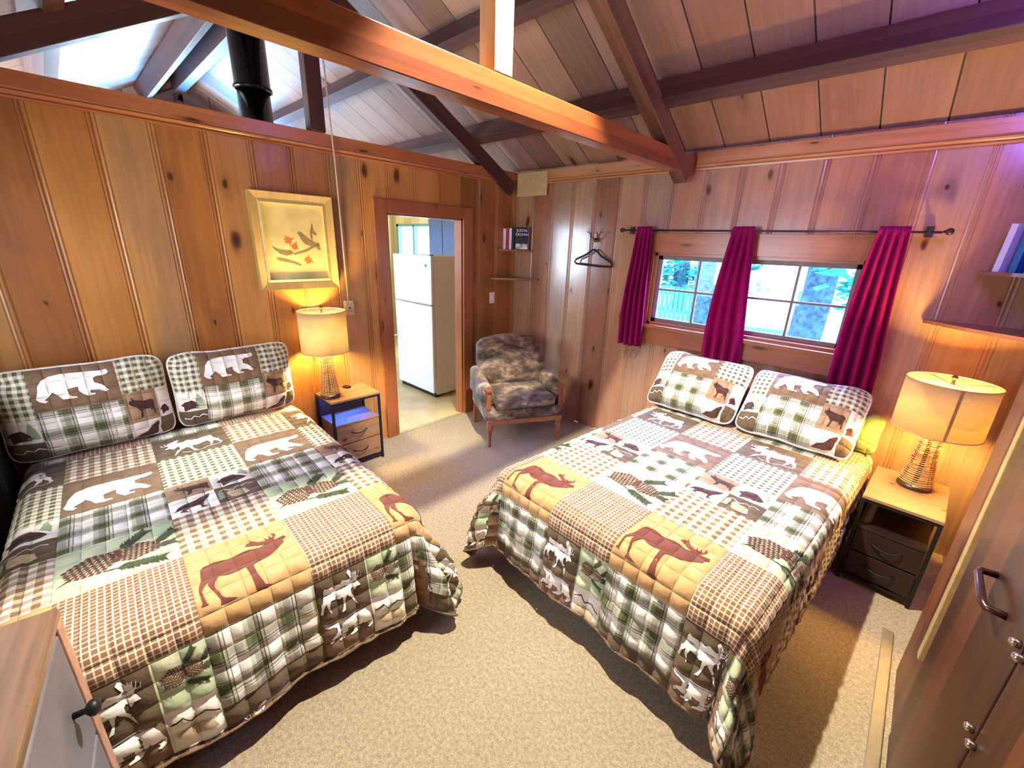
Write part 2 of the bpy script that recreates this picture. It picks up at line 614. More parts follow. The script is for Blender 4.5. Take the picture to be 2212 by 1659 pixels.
# door casing of the opening
bm = bmesh.new()
for y0, y1, z0, z1 in ((YL - 0.115, YL, 0, DH + 0.10), (YR, YR + 0.115, 0, DH + 0.10), (YL, YR, DH, DH + 0.10)):
    box(bm, 0.0015, 0.022, y0, y1, z0, z1, bev=0.003)
    box(bm, -0.125, -0.1015, y0, y1, z0, z1)
box(bm, -0.10, 0.0, YL - 0.001, YL + 0.018, 0, DH)
box(bm, -0.10, 0.0, YR - 0.018, YR + 0.001, 0, DH)
box(bm, -0.10, 0.0, YL, YR, DH - 0.018, DH + .001)
struct('door_1', bm, PT)

# window: casing, frame, sashes, glass
win = empty('window_1', (0, 0, 0))
win['kind'] = 'structure'
bm = bmesh.new()
cw = 0.105
box(bm, WX0 - 0.03, WX1 + 0.10, -0.020, -0.001, WZ1, WZ1 + 0.155, bev=0.003)
box(bm, WX0 - 0.03, WX1 + 0.10, -0.020, -0.001, WZ0 - 0.16, WZ0 - 0.028, bev=0.003)
box(bm, WX0 - 0.03, WX0, -0.020, -0.001, WZ0 - 0.028, WZ1, bev=0.003)
box(bm, WX1, WX1 + cw, -0.020, -0.001, WZ0 - 0.028, WZ1, bev=0.003)
box(bm, WX0 - 0.05, WX1 + 0.10, -0.045, 0.04, WZ0 - 0.03, WZ0, bev=0.004)
obj('casing', bm, PT, win, 'x')
bm = bmesh.new()
for x0, x1, z0, z1 in ((WX0, WX0 + .022, WZ0, WZ1), (WX1 - .022, WX1, WZ0, WZ1), (WX0, WX1, WZ0, WZ0 + .022), (WX0, WX1, WZ1 - .022, WZ1)):
    box(bm, x0, x1, 0.0, 0.12, z0, z1)
obj('frame', bm, PT, win, 'x')
SASH = plain('sash_paint', (0.20, 0.17, 0.18), 0.4)
t = NT('window_glass')
gl = t.n('ShaderNodeBsdfGlass')
gl.inputs['IOR'].default_value = 1.02
gl.inputs['Roughness'].default_value = 0.0
tr = t.n('ShaderNodeBsdfTransparent')
tr.inputs[0].default_value = (0.93, 0.97, 1, 1)
gy = t.n('ShaderNodeBsdfGlossy')
gy.inputs['Roughness'].default_value = 0.02
mx = t.n('ShaderNodeMixShader')
mx.inputs[0].default_value = 0.05
t.l(tr.outputs[0], mx.inputs[1])
t.l(gy.outputs[0], mx.inputs[2])
t.l(mx.outputs[0], t.out.inputs[0])
GLS = t.m
xm = (WX0 + WX1) / 2
for k, (a, b) in enumerate(((WX0 + .022, xm + 0.01), (xm - 0.01, WX1 - .022))):
    y0 = 0.030 + 0.03 * k
    bm = bmesh.new()
    for x0, x1, z0, z1 in ((a, a + .035, WZ0 + .022, WZ1 - .022), (b - .035, b, WZ0 + .022, WZ1 - .022), (a, b, WZ0 + .022, WZ0 + .055), (a, b, WZ1 - .055, WZ1 - .022)):
        box(bm, x0, x1, y0, y0 + .028, z0, z1, bev=0.002)
    mxx = (a + b) / 2
    box(bm, mxx - .008, mxx + .008, y0 + .004, y0 + .024, WZ0 + .05, WZ1 - .05)
    mz = (WZ0 + WZ1) / 2
    box(bm, a + .03, b - .03, y0 + .005, y0 + .023, mz - .008, mz + .008)
    s_ = obj('sash', bm, SASH, win)
    obj('pane', bx(a + .03, b - .03, y0 + .012, y0 + .016, WZ0 + .05, WZ1 - .05), GLS, s_)

# added window behind the camera, unseen, an opening for the soft fill
bm = bmesh.new()
for x0, x1, z0, z1 in ((0.38, 0.48, 0.95, 2.1), (2.02, 2.12, 0.95, 2.1), (0.38, 2.12, 0.93, 1.03), (0.38, 2.12, 2.02, 2.12), (1.235, 1.265, 1.0, 2.05)):
    box(bm, x0, x1, YB - 0.02, YB + 0.02, z0, z1)
struct('added_window_2', bm, PT, 'x')

# small high window added to the end wall, unseen, framing the violet fill
w5 = empty('added_window_5', (0, 0, 0))
w5['kind'] = 'structure'
bm = bmesh.new()
for y0, y1, z0, z1 in ((-1.56, -1.50, 2.40, 3.02), (-0.80, -0.74, 2.40, 2.86), (-1.56, -0.74, 2.36, 2.42), (-1.56, -0.74, 2.84, 2.90)):
    box(bm, XR - .03, XR - .001, y0, y1, z0, z1)
obj('frame', bm, PT, w5)
obj('pane', bx(XR - .012, XR - .006, -1.50, -0.80, 2.42, 2.84), GLS, w5)

# ------------------------------------------------------------------ roof
K = 0.55
def zb(y):
    return 2.50 + K * (-y if y > -2.05 else (4.10 + y))
bm = bmesh.new()
X0, X1 = -4.05, XR
for ya, yb_ in ((0.02, -2.05), (YB - 0.02, -2.05)):
    q = [(X0, ya, zb(max(min(ya, 0), YB))), (X1, ya, zb(max(min(ya, 0), YB))), (X1, yb_, zb(-2.05)), (X0, yb_, zb(-2.05))]
    lo = [bm.verts.new(p) for p in q]
    hi = [bm.verts.new((p[0], p[1], p[2] + 0.03)) for p in q]
    bm.faces.new(lo)
    bm.faces.new(hi[::-1])
    for i in range(4):
        bm.faces.new((lo[i], lo[(i + 1) % 4], hi[(i + 1) % 4], hi[i]))
ceil = struct('ceiling', bm, PO, 'y')
# grain runs up the slope
uvl = ceil.data.uv_layers[0]
for p in ceil.data.polygons:
    for li in p.loop_indices:
        c = ceil.data.vertices[ceil.data.loops[li].vertex_index].co
        uvl.data[li].uv = (c.x, c.y * 1.14)

sl = math.atan(K)
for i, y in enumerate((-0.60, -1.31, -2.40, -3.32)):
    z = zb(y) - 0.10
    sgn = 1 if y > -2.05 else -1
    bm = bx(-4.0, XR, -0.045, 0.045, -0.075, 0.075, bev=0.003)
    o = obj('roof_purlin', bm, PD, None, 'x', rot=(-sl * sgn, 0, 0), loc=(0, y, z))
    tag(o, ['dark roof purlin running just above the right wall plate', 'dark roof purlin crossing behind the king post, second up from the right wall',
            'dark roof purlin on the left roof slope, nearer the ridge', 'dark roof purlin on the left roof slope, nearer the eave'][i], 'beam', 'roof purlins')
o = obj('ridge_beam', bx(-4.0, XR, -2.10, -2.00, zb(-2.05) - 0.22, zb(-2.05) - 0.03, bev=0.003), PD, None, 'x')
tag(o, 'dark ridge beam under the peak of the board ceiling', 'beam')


def truss(x, mats, label, tie=True, wd=0.095):
    root = empty('roof_truss', (x, -2.05, 2.33), 0, label, 'truss')
    def B(nm, a, b, w_, h_, m, lab=None):
        o = beam(nm, a, b, w_, h_, m)
        m4 = o.matrix_world.copy()
        m4.translation = Vector(a) - root.location
        o.parent = root
        o.matrix_basis = m4
        if lab:
            o['label'] = lab
        return o
    if tie:
        B('tie_beam', (x, YB + 0.02, 2.392), (x, -0.003, 2.392), wd, 0.125, mats[0])
    dz = 0.235
    for s in (1, -1):
        y0 = -0.10 if s > 0 else YB + 0.10
        B('rafter', (x, y0, zb(y0) - dz), (x, -2.05 + s * 0.0, zb(-2.05) - dz), wd, 0.13, mats[1])
    zt = 2.456 if tie else 2.484
    B('king_post', (x, -2.07, zt), (x, -2.07, zb(-2.05) - 0.23), wd, 0.105, mats[2])
    return root


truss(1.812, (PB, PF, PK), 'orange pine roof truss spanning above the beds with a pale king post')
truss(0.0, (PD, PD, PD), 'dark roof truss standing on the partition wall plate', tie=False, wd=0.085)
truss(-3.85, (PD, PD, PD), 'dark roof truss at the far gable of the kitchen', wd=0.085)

# ------------------------------------------------------------------ kitchen shell
def simple_wall(name, rects, mat, axis, plane, th):
    bm = bmesh.new()
    for a0, a1, z0, z1 in rects:
        if axis == 'x':
            box(bm, plane, plane + th, a0, a1, z0, z1)
        else:
            box(bm, a0, a1, plane, plane + th, z0, z1)
    return struct(name, bm, mat)


PY = pine('pine_kitchen', [(0.50, 0.30, 0.10), (0.62, 0.40, 0.15), (0.72, 0.50, 0.22)], 0.2455, 0, rough=0.35)
simple_wall('wall_kitchen_far', [(YB, -2.05, 0, 2.5), (-0.30, 0.0, 0, 2.5), (-2.05, -0.30, 0, 0.95), (-2.05, -0.30, 2.02, 2.5)], PY, 'x', -4.0, 0.1)
gb_ = bmesh.new()
for pl_ in ([(0.0, 2.5), (-1.2, 3.16), (-1.2, 2.5)], [(-1.2, 3.16), (-2.05, 3.627), (-2.9, 3.16)], [(-2.9, 3.16), (YB, 2.5), (-2.9, 2.5)]):
    q_ = poly_prism(pl_, -4.0, -3.9, 'yz')
    m_ = bpy.data.meshes.new('t')
    q_.to_mesh(m_)
    q_.free()
    gb_.from_mesh(m_)
    bpy.data.meshes.remove(m_)
struct('wall_gable_far', gb_, PO)
KY = 0.95
simple_wall('wall_kitchen_side', [(-4.0, -3.88, 0, 2.44), (-2.0, -0.1, 0, 2.44), (-3.88, -2.0, 0, 1.08), (-3.88, -2.0, 2.06, 2.44)], PY, 'y', KY, 0.1)
struct('wall_kitchen_corner', bx(-4.1, -4.0, 0.0, KY + .1, 0, 2.44), PY)
struct('wall_kitchen_near', bx(-0.1, 0.0, 0.12, KY + .1, 0, 2.44), PY)
struct('ceiling_kitchen', bx(-4.1, 0.0, 0.0205, KY + .1, 2.445, 2.50), PY, 'x')
simple_wall('wall_kitchen_back', [(-4.0, -0.1, 0, 1.2), (-4.0, -0.1, 2.35, 2.5), (-4.0, -2.9, 1.2, 2.35), (-0.8, -0.1, 1.2, 2.35)], PY, 'y', YB - 0.1, 0.1)
GRN = plain('green_frame_paint', (0.10, 0.22, 0.18), 0.4)
wk = empty('window_3', (0, 0, 0))
wk['kind'] = 'structure'
bm = bmesh.new()
for y0, y1, z0, z1 in ((-2.05, -1.99, .95, 2.02), (-0.36, -0.30, .95, 2.02), (-2.05, -0.3, .95, 1.0), (-2.05, -0.3, 1.97, 2.02), (-1.52, -1.47, .98, 2.0), (-0.95, -0.90, .98, 2.0)):
    box(bm, -3.97, -3.90, y0, y1, z0, z1)
fr = obj('frame', bm, GRN, wk)
wk4 = empty('window_4', (0, 0, 0))
wk4['kind'] = 'structure'
bm = bmesh.new()
for x0, x1, z0, z1 in ((-3.88, -3.82, 1.08, 2.06), (-2.06, -2.0, 1.08, 2.06), (-3.88, -2.0, 1.08, 1.12), (-3.88, -2.0, 2.02, 2.06), (-3.36, -3.32, 1.1, 2.04), (-2.80, -2.76, 1.1, 2.04)):
    box(bm, x0, x1, KY - .03, KY + .04, z0, z1)
obj('frame', bm, GRN, wk4)
obj('pane', bx(-3.83, -2.05, KY + .01, KY + .015, 1.11, 2.03), GLS, wk4)
obj('pane', bx(-3.945, -3.94, -2.0, -0.35, 0.99, 1.98), GLS, wk)

# ================================================================== BEDS
def area2(pl):
    return 0.5 * sum(pl[i][0] * pl[(i + 1) % len(pl)][1] - pl[(i + 1) % len(pl)][0] * pl[i][1] for i in range(len(pl)))


ELK = [(0.0101, 0.1981), (0.015, 0.1375), (0.0264, 0.1256), (0.0579, 0.1191), (0.106, 0.1333), (0.1585, 0.1255), (0.1792, 0.1258), (0.2148, 0.1359), (0.2391, 0.1314), (0.216, 0.123), (0.191, 0.1062), (0.1697, 0.0991), (0.1791, 0.0893), (0.177, 0.079), (0.1831, 0.0826), (0.1954, 0.0796), (0.189, 0.059), (0.2008, 0.0764), (0.2189, 0.101), (0.2458, 0.1106), (0.2396, 0.0842), (0.2511, 0.105), (0.2612, 0.106), (0.2579, 0.0839), (0.269, 0.1011), (0.2753, 0.0982), (0.2723, 0.0736), (0.2854, 0.083), (0.2845, 0.1), (0.2721, 0.1174), (0.2767, 0.1239), (0.3106, 0.1196), (0.3138, 0.1337), (0.2978, 0.146), (0.2987, 0.1644), (0.2808, 0.1766), (0.2489, 0.2012), (0.2272, 0.2151), (0.192, 0.2188), (0.1706, 0.2299), (0.1711, 0.2863), (0.1829, 0.3326), (0.2054, 0.3436), (0.1846, 0.3491), (0.1532, 0.3429), (0.1534, 0.3302), (0.151, 0.2725), (0.147, 0.2229), (0.1168, 0.2266), (0.0906, 0.2304), (0.0619, 0.212), (0.0458, 0.2362), (0.0396, 0.2646), (0.0536, 0.3111), (0.0616, 0.3211), (0.0951, 0.3351), (0.0658, 0.3369), (0.0435, 0.3353), (0.0461, 0.3189), (0.0319, 0.2726), (0.0236, 0.2447), (0.0284, 0.2222), (0.0152, 0.2386), (0.0025, 0.2643), (0.0067, 0.3120), (0.012, 0.3200), (-0.011, 0.3175), (-0.0034, 0.3095), (-0.0051, 0.2771), (-0.0047, 0.2519), (0.0013, 0.2228)]
ELK = [(u * 0.98 + 0.022, v) for u, v in ELK]
MOOSE = [(0.0412, 0.1834), (0.0606, 0.147), (0.0548, 0.1319), (0.0221, 0.1350), (0.0309, 0.1320), (0.0249, 0.1052), (0.0375, 0.1300), (0.0482, 0.1267), (0.0391, 0.0864), (0.0535, 0.1230), (0.0576, 0.1164), (0.0559, 0.087), (0.0631, 0.1042), (0.0626, 0.0891), (0.0684, 0.0983), (0.0733, 0.0836), (0.0784, 0.0967), (0.0919, 0.0757), (0.1072, 0.0682), (0.1168, 0.0793), (0.1009, 0.1181), (0.1137, 0.1221), (0.1519, 0.1072), (0.1735, 0.1219), (0.2182, 0.1192), (0.2499, 0.1187), (0.2685, 0.1096), (0.2759, 0.1236), (0.2783, 0.1592), (0.2903, 0.1889), (0.2983, 0.1908), (0.3008, 0.2193), (0.3106, 0.2545), (0.2963, 0.2574), (0.2892, 0.2216), (0.2688, 0.1963), (0.2686, 0.2177), (0.2577, 0.2531), (0.247, 0.2673), (0.2534, 0.2183), (0.2432, 0.192), (0.2191, 0.1964), (0.1853, 0.2084), (0.1666, 0.2037), (0.1675, 0.2579), (0.1866, 0.2881), (0.1647, 0.2825), (0.1572, 0.2582), (0.1499, 0.2219), (0.1393, 0.2052), (0.1122, 0.2347), (0.0964, 0.2689), (0.0747, 0.2925), (0.0933, 0.2383), (0.1076, 0.2169), (0.1089, 0.1895), (0.0996, 0.1792), (0.0936, 0.1886), (0.0806, 0.2029), (0.0673, 0.1849)]
MOOSE = [(u + 0.008, v - 0.012) for u, v in MOOSE]
BEAR = [(0.026, 0.583), (0.058, 0.396), (0.083, 0.227), (0.143, 0.089), (0.234, 0.012), (0.365, -0.022), (0.495, -0.017), (0.659, -0.004), (0.769, -0.001), (0.854, 0.004), (0.93, -0.019), (0.95, 0.067), (0.924, 0.127), (0.867, 0.152), (0.802, 0.149), (0.74, 0.197), (0.741, 0.326), (0.825, 0.41), (0.862, 0.48), (0.904, 0.605), (0.862, 0.635), (0.779, 0.552), (0.671, 0.534), (0.669, 0.613), (0.727, 0.633), (0.713, 0.673), (0.625, 0.677), (0.583, 0.623), (0.535, 0.52), (0.535, 0.383), (0.406, 0.423), (0.411, 0.576), (0.431, 0.63), (0.497, 0.657), (0.496, 0.697), (0.327, 0.688), (0.277, 0.547), (0.228, 0.45), (0.18, 0.542), (0.117, 0.63), (0.157, 0.678), (0.117, 0.714), (0.058, 0.669)]
BEARQ = [(u * 0.345, 0.095 + v * 0.275) for u, v in BEAR]
WOLF = [(-0.0008, 0.2639), (0.0179, 0.235), (0.0578, 0.2131), (0.0949, 0.2086), (0.1257, 0.1874), (0.141, 0.1768), (0.1552, 0.1759), (0.1453, 0.209), (0.1339, 0.2183), (0.1169, 0.2476), (0.1149, 0.2774), (0.1345, 0.2864), (0.1058, 0.2925), (0.1061, 0.2702), (0.0974, 0.2516), (0.0586, 0.256), (0.0424, 0.2704), (0.0517, 0.289), (0.0425, 0.2875), (0.0207, 0.2819), (0.0331, 0.2688), (0.0267, 0.2522)]
WOLF = [(u * 0.92 + 0.012, v - 0.006) for u, v in WOLF]
SELK = [(0.0299, 0.0491), (0.0348, 0.0371), (0.048, 0.0361), (0.0463, 0.018), (0.0596, 0.0369), (0.0856, 0.0414), (0.1208, 0.0483), (0.1476, 0.0445), (0.1674, 0.054), (0.1606, 0.0734), (0.1654, 0.1159), (0.1562, 0.1199), (0.1525, 0.0881), (0.1444, 0.1027), (0.1371, 0.0864), (0.0964, 0.0869), (0.0897, 0.1188), (0.0754, 0.128), (0.0836, 0.0944), (0.0644, 0.0706), (0.0432, 0.0611)]
HOUSE = [(0.1965, 0.0886), (0.2269, 0.0591), (0.2574, 0.0526), (0.2722, 0.0483), (0.2899, 0.0635), (0.3223, 0.1003), (0.3062, 0.1201), (0.2562, 0.1216), (0.2177, 0.1404), (0.2154, 0.0975)]
TREE = [(0.2976, 0.0553), (0.3065, 0.0118), (0.3206, 0.0032), (0.3333, 0.0507), (0.3314, 0.0907), (0.3134, 0.0718)]
ZIG = [(0.1953, 0.1864), (0.2129, 0.1786), (0.229, 0.1994), (0.248, 0.211), (0.2707, 0.1817), (0.2851, 0.1925), (0.3065, 0.1802), (0.3308, 0.195)]
SMW = [(0.2177, 0.2274), (0.2272, 0.2066), (0.2488, 0.2206), (0.2751, 0.2185), (0.2947, 0.2282), (0.3057, 0.2756), (0.2786, 0.2849), (0.2434, 0.2874), (0.2278, 0.2737)]
TREE2 = [(0.183, 0.2748), (0.1825, 0.2106), (0.197, 0.185), (0.2083, 0.216), (0.2059, 0.266)]
CW = 0.353


def ribbon(pl, wd):
    a = [(x, y - wd) for x, y in pl]
    b = [(x, y + wd) for x, y in pl[::-1]]
    return a + b


def cone_shapes():
    """two pine cones made of their scales and the needled twigs beside them"""
    rnd = random.Random(3)
    out = []
    def cone(cx, cy, ax, ay, ang):
        ca, sa = math.cos(ang), math.sin(ang)
        nr = 9
        for i in range(nr):
            for j in range(-4, 5):
                x = -1 + (i + 0.5) * 2 / nr
                y = (j + (0.5 if i % 2 else 0)) / 4.4
                if x * x * 0.95 + y * y > 0.98:
                    continue
                lx, ly = ax / nr * 1.2, ay / 4.4 * 0.46
                q = [(x * ax - lx, y * ay), (x * ax + lx * .1, y * ay - ly), (x * ax + lx * 1.0, y * ay - ly * 0.2), (x * ax + lx * .3, y * ay + ly)]
                out.append(('ink_cone', [(cx + a * ca - b * sa, cy + a * sa + b * ca) for a, b in q]))
    def twig(x0, y0, x1, y1, n=11, ln=0.03):
        n, ln = int(n * 1.5), ln * 1.25
        dx, dy = x1 - x0, y1 - y0
        L = math.hypot(dx, dy)
        ux, uy = dx / L, dy / L
        out.append(('ink_needle', [(x0 - uy * .003, y0 + ux * .003), (x1, y1), (x0 + uy * .003, y0 - ux * .003)]))
        for k in range(n):
            f = 0.25 + 0.75 * k / (n - 1)
            px, py = x0 + dx * f, y0 + dy * f
            for s in (1, -1):
                a = 0.55 + 0.15 * rnd.random()
                ex = px + ln * (ux * a - s * uy * (1 - a * .4))
                ey = py + ln * (uy * a + s * ux * (1 - a * .4))
                out.append(('ink_needle', [(px - ux * .006, py - uy * .006), (ex, ey), (px + ux * .006, py + uy * .006)]))
    cone(0.103, 0.155, 0.080, 0.068, -0.25)
    cone(0.225, 0.155, 0.074, 0.054, 0.1)
    twig(0.16, 0.125, 0.255, 0.030, 12, 0.028)
    twig(0.275, 0.160, 0.345, 0.085, 10, 0.026)
    twig(0.275, 0.170, 0.338, 0.170, 9, 0.026)
    twig(0.13, 0.215, 0.30, 0.262, 15, 0.03)
    out.append(('ink_needle', [(0.008, 0.222), (0.045, 0.196), (0.06, 0.19), (0.045, 0.205)]))
    return out


CONES = cone_shapes()
PAT = {
    'elk': ('patch_gold', [('ink_rust', ELK)]),
    'moose': ('patch_olive', [('ink_white', MOOSE), ('ink_white', ribbon([(0.12, .262), (.19, .285), (.24, .262), (.31, .254)], .0022))]),
    'bear': ('patch_brown', [('ink_white', BEARQ)]),
    'cone': ('patch_mint', CONES),
    'plaid': ('plaid_green', []), 'check': ('check_green', []), 'tan': ('gingham_tan', []), 'grid': ('grid_brown', []), 'dgin': ('gingham_brown', []),
    'mixa': (None, [('ink_white', [((0.334 - u) * 0.62 - 0.004, v * 0.75 - 0.03) for u, v in MOOSE][::-1])] + [(m_, [(0.215 + u * 0.40, v * 0.55) for u, v in pl]) for m_, pl in CONES]),
    'mixb': (None, [('ink_white', [((0.345 - u) * 0.60, v * 0.52 - 0.03) for u, v in BEARQ][::-1]), ('ink_dark', ribbon([(0.215, .06), (.25, .045), (.27, .075), (.31, .055), (.345, .08)], .003)), ('ink_cream', [(0.225, .11), (.27, .09), (.32, .10), (.335, .13), (.28, .14), (.24, .135)])]),
    'quad': (None, [('ink_dark', SELK), ('ink_dark', WOLF), ('ink_dark', HOUSE), ('ink_tree', TREE), ('ink_white', ribbon(ZIG, .0028)), ('ink_cream', SMW), ('ink_tree', TREE2)]),
}
TA = [(-0.20, 0.16, 'elk'), (0.16, 0.50, 'plaid'), (0.50, 0.81, 'moose'), (0.81, 1.165, 'check'), (1.165, 1.467, 'quad'), (1.467, 1.768, 'tan'), (1.768, 2.18, 'elk'), (2.18, 2.46, 'plaid'), (2.46, 2.81, 'moose')]
TB = [(-0.20, 0.16, 'cone'), (0.16, 0.50, 'grid'), (0.50, 0.81, 'tan'), (0.81, 1.165, 'bear'), (1.165, 1.467, 'plaid'), (1.467, 1.768, 'cone'), (1.768, 2.18, 'grid'), (2.18, 2.37, 'mixa'), (2.37, 2.54, 'mixb'), (2.54, 2.81, 'dgin')]


def make_quilt(name, parent, sa, sb, tb, zt, dt, drop, seed, fold=0.03, tight=0):
    """sa..sb and tb: mattress edges in the quilt's own flat coordinates; dt shifts the pattern rows"""
    r = 0.085
    s0, s1, t1 = sa + r - r * 0.0, sb - r, tb - r
    t0 = 0.10

    def surf(s, t):
        a = (s0 - s) if s < s0 else (s - s1 if s > s1 else 0.0)
        sg = -1 if s < s0 else 1
        b = t - t1 if t > t1 else 0.0
        cs = min(max(s, s0), s1)
        ct = min(t, t1)
        rho = math.hypot(a, b)
        # stitched puff
        q = 0.0706
        fu = (s / q) % 1
        fv = (t / q) % 1
        puff = 0.0045 * (abs(math.sin(PI * fu)) * abs(math.sin(PI * fv))) ** 0.5
        if rho < 1e-9:
            z = zt + 0.006 * mnoise.noise(Vector((s * 2.2, t * 2.2, seed)))
            return Vector((cs, -ct, z + puff))
        th = math.atan2(b, a)
        dx, dy = math.cos(th) * sg, -math.sin(th)
        corner = math.sin(2 * th) if a > 0 and b > 0 else 0.0
        aa = rho / r
        if aa < PI / 2:
            out, dn = r * math.sin(aa), r * (1 - math.cos(aa))
            L = 0.0
            nx, nz = math.sin(aa), math.cos(aa)
        else:
            L = rho - r * PI / 2
            fl = 0.12 + 0.16 * corner
            if tight == sg:
                fl = 0.12 * math.sin(th) ** 2 + 0.10 * corner
            out, dn = r + L * math.sin(fl), r + L * math.cos(fl)
            nx, nz = 1.0, 0.2
        g = min(1.0, L / 0.25)
        along = (t if a > 0 and b <= 0 else s)
        if a > 0 and b > 0:
            wv = math.sin(th * 8 - PI / 2) * fold * 1.9 * g * (0.5 + 0.5 * corner) + 0.04 * g * corner - fold * 0.95 * g * (0.5 + 0.5 * corner) * -1 * (0)
        else:
            wv = (mnoise.noise(Vector((along * 4.5, seed * 3.1, 0))) * fold * 1.2 + math.sin(along * 9 + seed) * fold * 0.35) * g
            wv += 0.012 * mnoise.noise(Vector((s * 11, t * 11, seed))) * g
        if tight == sg and a > 0:
            wv *= 0.15 + 0.85 * math.sin(th) ** 2
        out += wv
        puff *= 1.6 + g * 1.9
        z = zt - dn + puff * nz
        z = max(z, 0.012)
        out += puff * nx
        return Vector((cs + dx * out, -(ct) + dy * out, z))

    ov = drop + r * 0.57
    smin, smax, tmax = s0 - ov, s1 + ov, t1 + ov
    # break lines of the patchwork
    cols = [k * CW for k in range(math.floor(smin / CW), math.ceil(smax / CW) + 1)]
    cols += [c + 0.206 for c in cols]
    sb_ = sorted({round(x, 5) for x in cols + [c + CW / 2 for c in cols[:len(cols) // 2]] if smin < x < smax} | {smin, smax})
    rows = [a for a, b, k in TA] + [TA[-1][1]]
    tbk = sorted({round(x + dt, 5) for x in rows + [1.165 + 0.148] if t0 < x + dt < tmax} | {t0, tmax})

    def sub(br, step):
        o = []
        for a, b in zip(br, br[1:]):
            n = max(1, int(round((b - a) / step)))
            o += [a + (b - a) * i / n for i in range(n)]
        return o + [br[-1]]
    S, T = sub(sb_, 0.0141), sub(tbk, 0.0141)
    names = list(MATS)
    used = []

    def mi(nm):
        if nm not in used:
            used.append(nm)
        return used.index(nm)
    vs = [surf(s, t) for t in T for s in S]
    uvv = [(s, t) for t in T for s in S]
    fs, fm = [], []
    nS = len(S)

    def patch(sc, tcn):
        c = math.floor(sc / CW)
        tab = TA if c % 2 == 0 else TB
        for a, b, k in tab:
            if a + dt <= tcn < b + dt:
                if k in ('mixa', 'mixb'):
                    left = sc - c * CW < 0.206
                    return ('patch_olive' if left else 'patch_mint') if k == 'mixa' else ('patch_brown' if left else 'patch_white')
                if k == 'quad':
                    lu, lv = sc - c * CW, tcn - a - dt
                    left, top = lu < CW / 2, lv < 0.148
                    return {(1, 1): 'patch_tan', (0, 1): 'patch_white', (1, 0): 'patch_white', (0, 0): 'patch_olive'}[(int(left), int(top))]
                return PAT[k][0]
        return 'patch_brown'
    for j in range(len(T) - 1):
        for i in range(nS - 1):
            k = j * nS + i
            fs.append((k, k + nS, k + nS + 1, k + 1))
            fm.append(mi(patch((S[i] + S[i + 1]) / 2, (T[j] + T[j + 1]) / 2)))
    # printed figures, laid on the cloth
    def add_fig(matn, pl, ds, dtt, up):
        P = [Vector((x + ds, y + dtt, 0)) for x, y in pl]
        if any(not (smin + .002 < p.x < smax - .002 and t0 + .002 < p.y < tmax - .002) for p in P):
            if all(not (smin < p.x < smax and t0 < p.y < tmax) for p in P):
                return
            P = [Vector((min(max(p.x, smin + .002), smax - .002), min(max(p.y, t0 + .002), tmax - .002), 0)) for p in P]
        bmf = bmesh.new()
        bv = [bmf.verts.new(p) for p in P]
        for t3 in tessellate_polygon([P]):
            try:
                bmf.faces.new([bv[i] for i in t3])
            except ValueError:
                pass
        for it in range(5):
            es = [e for e in bmf.edges if e.calc_length() > 0.016]
            if not es:
                break
            bmesh.ops.subdivide_edges(bmf, edges=es, cuts=1)
            bmesh.ops.triangulate(bmf, faces=bmf.faces)
        bmf.verts.index_update()
        base = len(vs)
        for v in bmf.verts:
            s, t_ = v.co.x, v.co.y
            e = 0.003
            p = surf(s, t_)
            n = (surf(s + e, t_) - surf(s - e, t_)).cross(surf(s, t_ + e) - surf(s, t_ - e))
            n.normalize()
            if n.z < 0 and p.z > zt - 0.02:
                n = -n
            if p.z <= zt - 0.02:
                c = Vector(((s0 + s1) / 2, -t1 / 2, zt - .2))
                if n.dot(p - c) < 0:
                    n = -n
            vs.append(p + n * up)
            uvv.append((s, t_))
        for f in bmf.faces:
            fs.append([base + v.index for v in f.verts])
            fm.append(mi(matn))
        bmf.free()
    for c in range(math.floor(smin / CW), math.ceil(smax / CW)):
        for a, b, k in (TA if c % 2 == 0 else TB):
            if b + dt < t0 or a + dt > tmax:
                continue
            for m_, pl in PAT[k][1]:
                add_fig(m_, pl, c * CW, a + dt + (0.02 if k == 'bear' else 0), 0.0022)
    me = bpy.data.meshes.new(name)
    me.from_pydata([tuple(v) for v in vs], [], fs)
    for nm in used:
        me.materials.append(MATS[nm])
    me.polygons.foreach_set('material_index', fm)
    uvl = me.uv_layers.new(name='UVMap')
    for p in me.polygons:
        p.use_smooth = True
        for li in p.loop_indices:
            uvl.data[li].uv = uvv[me.loops[li].vertex_index]
    # face directions: the patchwork faces up/outward
    bmx = bmesh.new()
    bmx.from_mesh(me)
    for f in bmx.faces:
        c = f.calc_center_median() - Vector(((s0 + s1) / 2, -t1 / 2, 0.1))
        if f.normal.dot(c) < 0:
            f.normal_flip()
    bmx.to_mesh(me)
    bmx.free()
    q = bpy.data.objects.new(name, me)
    COL.objects.link(q)
    q.parent = parent
    # backing under the cloth and the bound hem
    bk = []
    nT = len(T)
    step = 3
    Si, Ti = list(range(0, nS, step)), list(range(0, nT, step))
    if Si[-1] != nS - 1:
        Si.append(nS - 1)
    if Ti[-1] != nT - 1:
        Ti.append(nT - 1)
    bv, bf = [], []
    cen = Vector(((s0 + s1) / 2, -t1 / 2, 0.2))
    for j in Ti:
        for i in Si:
            p = vs[j * nS + i]
            d = Vector((p.x - cen.x, p.y - cen.y, 0))
            d = Vector((max(-1, min(1, d.x * 1.2)), max(-1, min(1, d.y * 1.2)), 0)) if p.z < zt - .05 else Vector((0, 0, 0))
            bv.append(tuple(p - d * 0.012 - Vector((0, 0, 0.014 if p.z > zt - .08 else 0.0))))
    n2 = len(Si)
    for j in range(len(Ti) - 1):
        for i in range(n2 - 1):
            k = j * n2 + i
            bf.append((k, k + 1, k + n2 + 1, k + n2))
